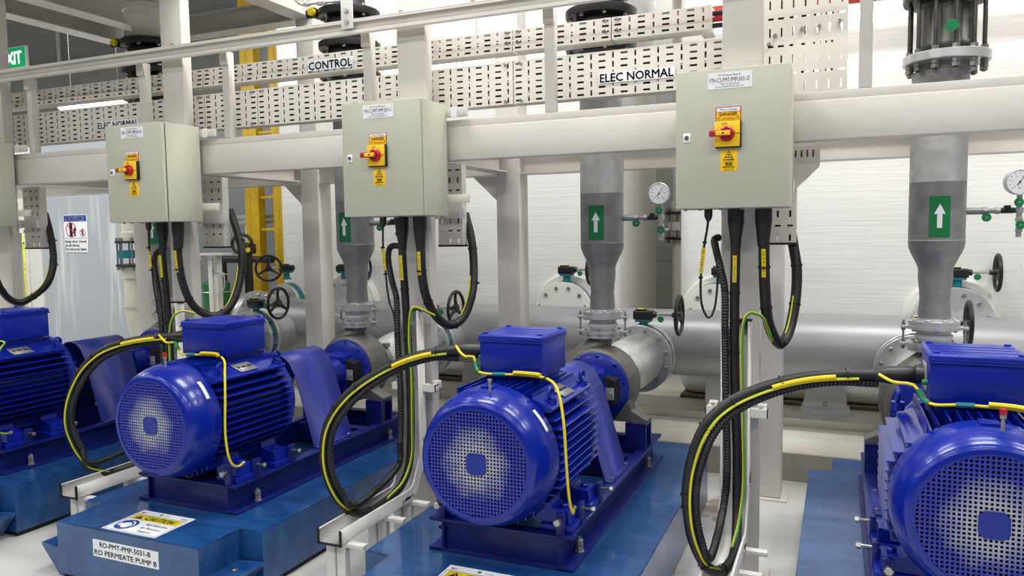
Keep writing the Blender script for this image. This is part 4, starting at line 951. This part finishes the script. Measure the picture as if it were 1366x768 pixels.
b = MB('yellow'); b.cyl((-6.55,7.24,1.65),(-6.55,7.22,1.65),.03,16); b.use('black').cyl((-6.55,7.32,1.65),(-6.55,7.24,1.65),.045,16); t.part('cap', b, label='yellow cap')
b = MB('black'); b.cyl((-7.5,7.6,1.52),(-6.5,7.6,1.52),.045,14); b.cyl((-6.9,7.6,.279),(-6.9,7.6,1.50),.04,12); b.cyl((-7.3,7.6,.279),(-7.3,7.6,1.50),.04,12); solo('black_manifold', b,'dark horizontal manifold pipe in the shade behind the green vessel','pipe',(-7,7.6,.279))
# signs
t = Thing('notice_sign','white and blue NOTICE sign about keeping the door closed, on the grey wall','sign',(-9.855,7.495,1.62))
b = MB('white'); b.box(-10.09,-9.62,7.488,7.499,1.62,2.145,.002); F = 7.4875; b.use('inkblue').box(-10.08,-9.63,F-.001,F,2.05,2.137); b.text('NOTICE',(-9.855,F-.002,2.093),w=.36,h=.068,m='white',bold=.003)
b.use('ink').box(-10.09,-9.62,F-.001,F,1.815,1.819); b.box(-9.975,-9.915,F-.001,F,1.845,2.025)
b.prism([(-9.90,1.94),(-9.86,1.98),(-9.84,1.96),(-9.87,1.90),(-9.85,1.85),(-9.87,1.845),(-9.90,1.89)], lambda u,v,h:(u,h,v), F-.001,F)
def prohib(cx,cz,R,w):
    b.use('inkred'); b.lathe([(R-w,0),(R-w,.0015),(R,.0015),(R,0)],(cx,F,cz),(0,-1,0),36,close=True); d = .707*R; q = w*.5*.707
    b.prism([(cx-d-q,cz+d-q),(cx-d+q,cz+d+q),(cx+d+q,cz-d+q),(cx+d-q,cz-d-q)], lambda u,v,h:(u,h,v), F-.0022,F-.001)
prohib(-9.945,1.935,.105,.013); b.use('ink').box(-9.735,-9.70,F-.001,F,1.86,1.92); b.cyl((-9.715,F,1.935),(-9.715,F-.001,1.935),.014,12); prohib(-9.715,1.89,.055,.009)
for i,s in enumerate(('Keep door closed','at all times.','Do not prop open.')): b.text(s,(-10.07,F-.002,1.775-.054*i),w=(.42,.29,.42)[i],h=.036,align='LEFT',bold=.003)
t.part('panel', b)
t = Thing('exit_sign','green illuminated EXIT sign at the top left edge','sign',(-11.7,8.0,4.45))
b = MB('lampbody'); b.box(-12.05,-11.4,8.0,8.05,4.42,4.74,.004); t.part('case', b)
b = MB('exit'); b.quad((-12.04,7.998,4.43),(-11.41,7.998,4.43),(-11.41,7.998,4.73),(-12.04,7.998,4.73)); b.text('EXIT',(-11.71,7.995,4.58),w=.43,h=.19,m='exitw',bold=.003); t.part('face', b, label='green face with white letters')
b = MB('black'); b.cyl((-11.85,8.02,4.74),(-12.0,8.02,5.6),.012,8); t.part('hanger', b)
t = Thing('conduit_run','thin pale conduit pipes on the dark wall at the top left','conduit',(-12,9.9,4.5))
b = MB('beige'); b.cyl((-13.2,9.9,7),(-13.2,9.9,5.0),.035,10); b.cyl((-15,9.9,5.0),(-9,9.9,5.0),.03,10); b.cyl((-15,9.9,4.4),(-9,9.9,4.4),.03,10); t.part('tube', b)
# planting outside the window
b = MB('hedge')
for i in range(260):
    px, pz = random.uniform(-15.2,-12.2), random.uniform(.0,2.4); py = 8.9+random.uniform(-.15,.15); s = random.uniform(.05,.10); a = random.uniform(0,PI)
    d = Vector((math.cos(a)*s,random.uniform(-.03,.03),math.sin(a)*s)); e = Vector((-math.sin(a)*s*.5,.03,math.cos(a)*s*.5)); c = Vector((px,py,pz)); b.quad(c-d,c+e,c+d,c-e)
b.box(-15.2,-12.2,9.0,9.2,0,2.4)
o = solo('hedge', b,'yellow-green planting seen through the window at the left edge','plant',(-13.7,9,0))
# ================================================================== CABLES
D = {}
D['main_D']=[(-0.472,3.880,1.925),(-0.473,3.880,1.698),(-0.478,3.900,1.400),(-0.475,3.900,1.101),(-0.460,3.900,0.722),(-0.455,3.870,0.505),(-0.447,3.800,0.365),(-0.440,3.640,0.292),(-0.468,3.460,0.287),(-0.520,3.340,0.345),(-0.566,3.270,0.480),(-0.585,3.250,0.610),(-0.589,3.250,0.722),(-0.564,3.250,0.872),(-0.505,3.270,1.012),(-0.388,3.320,1.114),(-0.198,3.380,1.186),(-0.024,3.400,1.218),(0.172,3.430,1.225),(0.290,3.445,1.230)]
D['main_C']=[(-2.360,3.880,1.923),(-2.362,3.880,1.700),(-2.361,3.900,1.433),(-2.345,3.900,0.986),(-2.345,3.900,0.671),(-2.345,3.870,0.460),(-2.360,3.800,0.345),(-2.372,3.660,0.300),(-2.375,3.450,0.300),(-2.417,3.320,0.370),(-2.466,3.250,0.535),(-2.473,3.230,0.709),(-2.429,3.230,0.864),(-2.321,3.250,1.006),(-2.168,3.300,1.116),(-1.974,3.350,1.203),(-1.796,3.400,1.235),(-1.63,3.445,1.230)]
D['main_B']=[(-4.256,3.880,1.926),(-4.263,3.880,1.701),(-4.266,3.900,1.390),(-4.258,3.900,1.079),(-4.258,3.900,0.764),(-4.260,3.880,0.480),(-4.280,3.800,0.345),(-4.295,3.600,0.300),(-4.324,3.450,0.300),(-4.385,3.340,0.370),(-4.444,3.280,0.536),(-4.446,3.250,0.687),(-4.398,3.250,0.858),(-4.297,3.270,1.026),(-4.129,3.300,1.146),(-3.975,3.350,1.193),(-3.789,3.400,1.219),(-3.545,3.445,1.230)]
D['loop_D']=[(-0.343,3.880,1.921),(-0.341,3.880,1.770),(-0.337,3.900,1.552),(-0.326,3.950,1.381),(-0.295,4.020,1.273),(-0.268,4.100,1.244),(-0.237,4.180,1.300),(-0.213,4.240,1.451),(-0.210,4.280,1.606),(-0.231,4.310,1.739),(-0.249,4.330,1.842)]
D['loop_C']=[(-2.240,3.880,1.921),(-2.239,3.880,1.743),(-2.241,3.900,1.546),(-2.228,3.950,1.401),(-2.193,4.020,1.300),(-2.155,4.100,1.269),(-2.113,4.180,1.322),(-2.088,4.240,1.456),(-2.109,4.310,1.615),(-2.140,4.345,1.788),(-2.19,4.365,1.944)]
D['loop_B']=[(-4.112,3.880,1.923),(-4.123,3.880,1.752),(-4.123,3.900,1.547),(-4.103,3.950,1.379),(-4.056,4.020,1.290),(-3.999,4.100,1.273),(-3.948,4.180,1.352),(-3.938,4.260,1.527),(-3.965,4.310,1.714),(-4.040,4.345,1.876),(-4.110,4.365,2.013)]
D['loop_A']=[(-6.06,3.880,1.923),(-6.06,3.880,1.70),(-6.08,3.92,1.50),(-6.09,4.000,1.364),(-6.07,4.080,1.313),(-6.023,4.140,1.342),(-5.901,4.200,1.449),(-5.891,4.260,1.598),(-5.955,4.310,1.750),(-6.03,4.345,1.90),(-6.10,4.365,2.031)]
D['thin_D']=[(-0.604,3.880,1.928),(-0.607,3.880,1.847),(-0.628,3.900,1.735),(-0.646,3.920,1.584),(-0.645,3.940,1.449),(-0.614,3.960,1.375),(-0.586,3.970,1.421),(-0.573,3.980,1.543),(-0.573,4.000,1.694),(-0.581,4.030,1.751)]
D['thin_C']=[(-2.489,3.880,1.926),(-2.494,3.880,1.744),(-2.495,3.900,1.610),(-2.485,3.900,1.496),(-2.469,3.900,1.404),(-2.44,3.89,1.353),(-2.42,3.885,1.2)]
D['thin_B']=[(-4.381,3.880,1.928),(-4.386,3.880,1.753),(-4.395,3.900,1.638),(-4.384,3.900,1.491),(-4.370,3.900,1.395),(-4.345,3.89,1.330),(-4.325,3.885,1.18)]
D['cond_D']=[(-0.573,4.030,1.784),(-0.590,3.99,1.770),(-0.573,3.94,1.715),(-0.545,3.900,1.623),(-0.522,3.880,1.513),(-0.520,3.880,1.290),(-0.512,3.870,0.955),(-0.503,3.860,0.617),(-0.515,3.800,0.437)]
D['cond_C']=[(-2.39,3.925,1.751),(-2.468,3.925,1.747),(-2.485,3.920,1.676),(-2.450,3.900,1.543),(-2.41,3.880,1.434),(-2.405,3.870,1.213),(-2.390,3.865,0.902),(-2.390,3.850,0.590),(-2.392,3.800,0.44)]
D['cond_B']=[(-4.290,3.925,1.740),(-4.366,3.925,1.720),(-4.388,3.920,1.648),(-4.345,3.900,1.493),(-4.310,3.880,1.392),(-4.306,3.880,1.133),(-4.303,3.870,0.769),(-4.305,3.84,.5)]
D['earth_D']=[(-0.306,3.985,1.266),(-0.340,3.895,1.386),(-0.369,3.870,1.412),(-0.404,3.868,1.416),(-0.430,3.860,1.370),(-0.437,3.860,1.222),(-0.428,3.850,0.889),(-0.420,3.830,0.596),(-0.43,3.750,0.42),(-0.449,3.640,0.325)]
D['earth_C']=[(-2.200,3.96,1.340),(-2.241,3.900,1.375),(-2.274,3.880,1.393),(-2.305,3.865,1.377),(-2.318,3.860,1.218),(-2.305,3.855,0.999),(-2.305,3.850,0.735),(-2.305,3.835,0.517),(-2.315,3.750,0.39),(-2.33,3.600,0.335)]
D['earth_B']=[(-4.068,3.95,1.300),(-4.129,3.890,1.318),(-4.190,3.870,1.268),(-4.220,3.865,1.138),(-4.22,3.86,.8)]
D['bond_C']=[(-1.76,3.38,1.262),(-1.714,3.340,1.235),(-1.680,3.330,1.220),(-1.635,3.325,1.222),(-1.610,3.300,1.176),(-1.558,3.270,1.155),(-1.337,3.250,1.163),(-1.197,3.190,1.163),(-1.130,3.130,1.122),(-1.092,3.090,0.999),(-1.075,3.070,0.830),(-1.068,3.080,0.685),(-1.065,3.11,0.60),(-1.075,3.16,0.577),(-1.09,3.20,.575)]
D['bond_B']=[(-3.754,3.360,1.240),(-3.675,3.340,1.200),(-3.590,3.325,1.205),(-3.537,3.300,1.170),(-3.467,3.270,1.150),(-3.222,3.250,1.160),(-3.09,3.190,1.150),(-3.02,3.120,1.084),(-2.99,3.085,0.970),(-2.985,3.070,0.785),(-2.980,3.080,0.660),(-2.98,3.11,0.60),(-2.99,3.16,0.577),(-3.005,3.20,.575)]
D['bond_D']=[(0.15,3.38,1.235),(0.200,3.340,1.215),(0.270,3.325,1.210),(0.305,3.300,1.160),(0.340,3.265,1.150),(0.406,3.240,1.160),(0.487,3.215,1.166),(0.613,3.180,1.166),(0.72,3.13,1.14),(.80,3.09,1.02),(.84,3.07,.85),(.845,3.08,.68),(.84,3.12,.59),(.82,3.18,.575)]
D['bond_A']=[(-5.357,3.270,1.150),(-5.001,3.240,1.160),(-4.92,3.170,1.129),(-4.895,3.090,1.021),(-4.895,3.070,0.780),(-4.895,3.080,0.642),(-4.895,3.12,0.594),(-4.91,3.18,0.575)]

def tie(t, par, P, i, r, name='cable_tie'):
    i = max(1,min(len(P)-2,i)); d = (P[i+1]-P[i-1]).normalized(); b = MB('black'); b.lathe([(r,-.004),(r+.003,-.004),(r+.003,.004),(r,.004)],P[i],d,14,close=True)
    a,_ = b.frame_of(d); b.box(*sum(([P[i][q]+a[q]*(r+.006)-.005,P[i][q]+a[q]*(r+.006)+.005] for q in range(3)),[])); return t.part(name, b, par)
def marker(t, par, p0, p1, r, txt):
    """yellow printed sleeve lying on the cable, facing the room"""
    p0 = Vector(p0); p1 = Vector(p1); d = (p1-p0); n = d.normalized(); out = Vector((0,-1,0)); out = (out-n*out.dot(n)).normalized(); side = n.cross(out).normalized()
    b = MB('yellow'); w = .0095; c0 = p0+out*(r+.0015); c1 = p1+out*(r+.0015)
    vs = [c0-side*w,c0+side*w,c1+side*w,c1-side*w]; A = [b.v(q) for q in vs]; B = [b.v(q-out*.004) for q in vs]; b.face(A); b.face(B[::-1])
    for i in range(4): b.face([A[i],B[i],B[(i+1)%4],A[(i+1)%4]])
    b.text(txt,(c0+c1)/2+out*.0006,w=d.length*.86,h=.010,right=n if n.z>0 else -n,up=side if (side.x<0)==(n.z>0) else -side); t.part('cable_marker', b, par, label='yellow printed cable marker')
def nearest(P, z): return min(range(len(P)//2), key=lambda i: abs(P[i].z-z))

SIDE = {'D':'of cabinet -D','C':'of cabinet -C','B':'of cabinet -B'}
for k in 'BCD':
    P = spline(D['main_'+k],.025)
    t = Thing('power_cable','thick black cable running from under cabinet -%s round to the motor terminal box'%k,'cable',D['main_'+k][0],'motor feed cables')
    b = MB('rubber'); b.tube(P,.0235,14); main = t.part('sheath', b)
    b = MB('black'); p = P[0]; b.lathe([(.040,-.01),(.040,-.07),(.036,-.10),(.027,-.16),(.0245,-.20)],(p.x,p.y,p.z+.008),(0,0,1),20); t.part('gland_boot', b, label='black gland boot')
    b = MB('black'); e = P[-1]; d = (P[-1]-P[-4]).normalized(); b.lathe([(.0245,-.15),(.036,-.10),(.036,-.02),(.03,0)],e-d*.005,d,18); t.part('gland_boot', b, label='black gland boot')
    i0 = nearest(P,1.70); i1 = nearest(P,1.56); marker(t,main,P[i0],P[i1],.0235,'F7H-5031-'+k)
    n = len(P)
    lo = min(range(n), key=lambda i:P[i].z)
    for f in (.12,.2,.27): tie(t,main,P,int(n*f),.0245)
    for f in (.05,.14,.3,.33,.5,.6,.72,.86,.93): tie(t,main,P,int(lo+(n-lo)*f),.0265)
    # loop centre
    loop = P[lo:]; C = sum(loop,Vector())/len(loop)
    def inward(p, q, dy=0):
        v = C-p; v.y = 0; v.normalize(); return p+v*q+Vector((0,dy,0))
    # corrugated conduit keeps inside the loop
    Q = [Vector(v) for v in D['cond_'+k]]+[inward(loop[i],.046) for i in range(int(len(loop)*.12),int(len(loop)*.93),5)]
    Q += [inward(P[-4],.07,.0)]
    Q = spline(Q,.0075)
    b = MB('rubber'); b.tube(Q,.018,10,rf=lambda i,n:.0195 if i%2 else .0165)
    solo('corrugated_conduit', b,'black corrugated conduit following the cable loop of cabinet -%s'%k,'conduit',D['cond_'+k][0],'corrugated conduits')
    # two-colour earth wire on the loop
    Q = [inward(loop[i],.020,-.028) for i in range(int(len(loop)*.06),int(len(loop)*.93),4)]; Q = spline(Q,.025)
    t = Thing('earth_wire','green and yellow earth wire tied along the outside of the cable loop of cabinet -%s'%k,'wire',Q[0],'earth wires on the loops')
    b = MB('yellow'); b.tube(Q,.0065,8,split=('yellow','green')); t.part('sheath', b)
    j = int(len(Q)*.86); seg = Q[j-4:j+5]; b = MB('yellow'); b.tube([q+Vector((0,-.004,.010)) for q in seg],.010,8); t.part('marker_sleeve', b, label='yellow marker sleeve')
    # earth jumper from the tray
    b = MB('yellow'); b.tube(spline(D['earth_'+k],.02),.008,8,split=('green','yellow'))
    solo('earth_jumper', b,'yellow earth wire running down the cable channel under cabinet -%s'%k,'wire',D['earth_'+k][0],'earth jumpers')
    # control cable
    P2 = spline(D['thin_'+k],.02); t = Thing('control_cable','thin black control cable hanging under the left of cabinet -%s'%k,'cable',D['thin_'+k][0],'control cables')
    b = MB('rubber'); b.tube(P2,.006,8); m2 = t.part('sheath', b)
    p = P2[0]; b = MB('black'); b.lathe([(.020,0),(.020,-.035),(.014,-.05),(.009,-.06)],(p.x,p.y,1.925),(0,0,1),12); t.part('gland', b)
    marker(t,m2,P2[nearest(P2,1.735)],P2[nearest(P2,1.61)],.006,'C-5031-'+k); tie(t,m2,P2,nearest(P2,1.75),.008); tie(t,m2,P2,nearest(P2,1.59),.008)
for k in 'ABCD':
    P = spline(D['loop_'+k],.02); t = Thing('supply_cable','black supply cable in a U loop '+('at the left edge of the photo' if k=='A' else 'right of cabinet -%s, up to its drop tray'%k),'cable',D['loop_'+k][0],'supply cable loops')
    b = MB('rubber'); b.tube(P,.0265,14); s = t.part('sheath', b); p = P[0]
    b = MB('black'); b.lathe([(.040,-.01),(.040,-.07),(.036,-.10),(.030,-.16),(.0275,-.19)],(p.x,p.y,p.z+.01),(0,0,1),20); t.part('gland_boot', b, label='black gland boot')
    if k != 'A': marker(t,s,P[nearest(P,1.73)],P[nearest(P,1.585)],.0265,'F7H-PS-'+k)
    for f in (.2,.33,.5,.7,.84): tie(t,s,P,int(len(P)*f),.0275)
    n = len(P); W = [P[i]+Vector((-.012,-.026,.004)) for i in range(int(n*.5),int(n*.74))]
    b = MB('yellow'); b.tube(W,.0048,8,split=('yellow','green')); t.part('earth_core', b, s, label='yellow and green earth core')
for k,lb in (('A','yellow and green bonding wire over the left-edge motor'),('B','yellow and green bonding wire draped over the motor of pump B'),('C','yellow and green bonding wire draped over the centre-foreground motor'),('D','yellow and green bonding wire draped over the right-edge motor')):
    P = spline(D['bond_'+k],.02); t = Thing('bonding_wire', lb,'wire',P[0],'motor bonding wires')
    b = MB('yellow'); b.tube(P,.0062,8,split=('yellow','yellow') if k!='A' else ('yellow','green')); s = t.part('sheath', b)
    n = len(P)
    if k != 'A':
        j = int(n*.13); b = MB('tag'); b.tube(P[j:j+4],.011,8); t.part('heat_shrink', b, s, label='green heat-shrink end'); j = int(n*.24); b = MB('teal'); b.tube(P[j:j+4],.0105,8); t.part('heat_shrink', b, s, label='green heat-shrink end')
        j = int(n*.32); b = MB('yellow'); b.tube([q+Vector((0,-.002,.009)) for q in P[j:j+8]],.010,8); t.part('marker_sleeve', b, s, label='yellow marker sleeve'); tie(t,s,P,j+9,.008)
    b = MB('bolt'); e = P[-1]; b.cyl(e,(e.x,e.y+.02,e.z+.004),.012,10); t.part('lug', b, s)

# ---- cable channels with their strut feet
for k in 'BCD':
    xc = {'B':-4.268,'C':-2.358,'D':-.474}[k]; w = .068; d = .072
    t = Thing('cable_channel','cream U-shaped cable channel running down and forward under cabinet -%s'%k,'cable channel',(xc,3.96,0),'cable drop channels')
    # path of the channel floor (y,z): down, 45 degree bend, forward
    path = [(3.985,1.37),(3.985,.50),(3.87,.30),(3.80,.262),(3.10,.262)]
    nrm = [(-1,0),(-.93,.30),(-.65,.76),(-.2,.98),(0,1)]
    b = MB('white_steel')
    for i in range(len(path)-1):
        (y0,z0),(y1,z1) = path[i],path[i+1]; (a0,c0),(a1,c1) = nrm[i],nrm[i+1]
        b.quad((xc-w,y0,z0),(xc+w,y0,z0),(xc+w,y1,z1),(xc-w,y1,z1))
        for s in (-1,1):
            q = xc+s*w; b.quad((q,y0,z0),(q,y1,z1),(q,y1+a1*d,z1+c1*d),(q,y0+a0*d,z0+c0*d))
            b.quad((q,y0+a0*d,z0+c0*d),(q,y1+a1*d,z1+c1*d),(q-s*.010,y1+a1*d,z1+c1*d),(q-s*.010,y0+a0*d,z0+c0*d))
    bmesh.ops.remove_doubles(b.bm, verts=b.bm.verts, dist=1e-5); t.part('channel', b, solid=.004)
    b = MB('black'); b.box(xc-w-.006,xc-w+.006,3.094,3.104,.258,.338,.001); b.box(xc+w-.006,xc+w+.006,3.094,3.104,.258,.338,.001); b.box(xc-w-.006,xc+w+.006,3.094,3.104,.256,.266,.001); t.part('edge_trim', b, label='black rubber edge trim')
    b = MB('black'); b.box(xc+.0,xc+w+.006,3.925,3.99,1.366,1.376,.001); t.part('edge_trim', b, label='black rubber edge trim')
    for y,z in ((3.955,.60),(3.955,.53),(3.80,.295),(3.70,.29)):
        b = MB('bolt'); b.hexbolt((xc+w+.003,y,z),(1,0,0),.010,.009); t.part('bolt', b)
    b = MB('dark'); b.box(xc+w+.0025,xc+w+.006,3.72,3.78,.284,.30,.002); t.part('slot', b); b = MB('dark'); b.box(xc+w+.0025,xc+w+.006,3.945,3.963,.545,.585,.002); t.part('slot', b)
    # cross struts to the column
    for z in (.88,):
        for s in (-1,1):
            b = MB('white_steel'); a,c = sorted((xc+s*(w+.004),xc+s*(w+.085))); b.box(a,c,3.955,3.96,z,z+.042); b.box(a,c,3.96,4.0,z,z+.005); b.box(a,c,3.96,4.0,z+.037,z+.042); b.box(xc+s*(w+.08),xc+s*(w+.085),3.955,4.0,z,z+.042); p = t.part('side_strut', b)
            b = MB('white_steel'); b.box(xc+s*(w+.03),xc+s*(w+.075),4.001,4.055,z+.01,z+.055,.003); t.part('clamp', b, p)
            b = MB('bolt'); b.hexbolt((xc+s*(w+.05),3.98,z+.042),(0,0,1),.010,.012); t.part('bolt', b, p)
    # feet
    for y,nm in ((3.17,'front'),(3.55,'rear'),(3.82,'back')):
        t2 = Thing('channel_support','white strut support under the cable channel of cabinet -%s, the %s one'%(k,{'front':'nearest','rear':'middle','back':'farthest'}[nm]),'support',(xc,y,0),'channel supports')
        for s in (-1,1):
            b = MB('white_steel'); q = xc+s*.032; b.box(q-.027,q+.027,y-.021,y+.021,.006,.232,.003); b.use('white_steel').box(q-.031,q+.031,y-.04,y+.04,0,.006); t2.part('leg', b)
        b = MB('white_steel'); b.box(xc-.10,xc+.17,y-.022,y+.022,.233,.256,.003); t2.part('crossbar', b)
        b = MB('bolt'); b.hexbolt((xc+.115,y-.02,.06),(1,0,0),.012,.012); t2.part('bolt', b)

# ================================================================== LIGHT, WORLD, CAMERA
w = bpy.data.worlds.new('plant_hall'); sc.world = w; w.use_nodes = True
w.node_tree.nodes['Background'].inputs[0].default_value = (.93,.96,1,1); w.node_tree.nodes['Background'].inputs[1].default_value = .17
def area(x,y,z,sx,sy,p,rot=(0,0,0)):
    l = bpy.data.lights.new('unseen_area_lamp','AREA'); l.shape = 'RECTANGLE'; l.size = sx; l.size_y = sy; l.energy = p; l.color = (1,.995,.98)
    o = bpy.data.objects.new('unseen_area_lamp', l); o.location = (x,y,z); o.rotation_euler = rot; COL.objects.link(o)
for y,p in ((-1.6,60),(1.0,46),(3.5,85),(5.0,75)):  # unseen overhead rows; the last one is added to brighten the tanks
    for x in (-10.8,-8,-5.2,-2.4,.4,3.2):  # leftmost lamps added to brighten the grey wall
        area(x,y,5.2,1.5,.5,p)
area(-13.6,8.2,3.4,1.6,.5,140); area(-1.6,9.3,5.2,1.5,.5,60); area(-7.2,9.2,5.2,1.5,.5,30)  # unseen lamps added to brighten the hedge, the tank gap and the back wall
cam = bpy.data.cameras.new('camera'); co = bpy.data.objects.new('camera', cam); COL.objects.link(co)
f = 1022.1976; cam.sensor_width = 36; cam.lens = f/1366*36; cam.clip_start = .05; cam.clip_end = 100
R = [[0.9192,0.01617,-0.39347],[0.39355,-0.07351,0.91636],[-0.01411,-0.99716,-0.07393]]
mm = Matrix(((R[0][0],-R[0][1],-R[0][2],0),(R[1][0],-R[1][1],-R[1][2],0),(R[2][0],-R[2][1],-R[2][2],1.83),(0,0,0,1)))
co.matrix_world = mm; sc.camera = co
sc.view_settings.view_transform = 'Standard'; sc.view_settings.look = 'None'; sc.view_settings.gamma = 1; sc.view_settings.use_curve_mapping = False
sc.view_settings.exposure = -.10
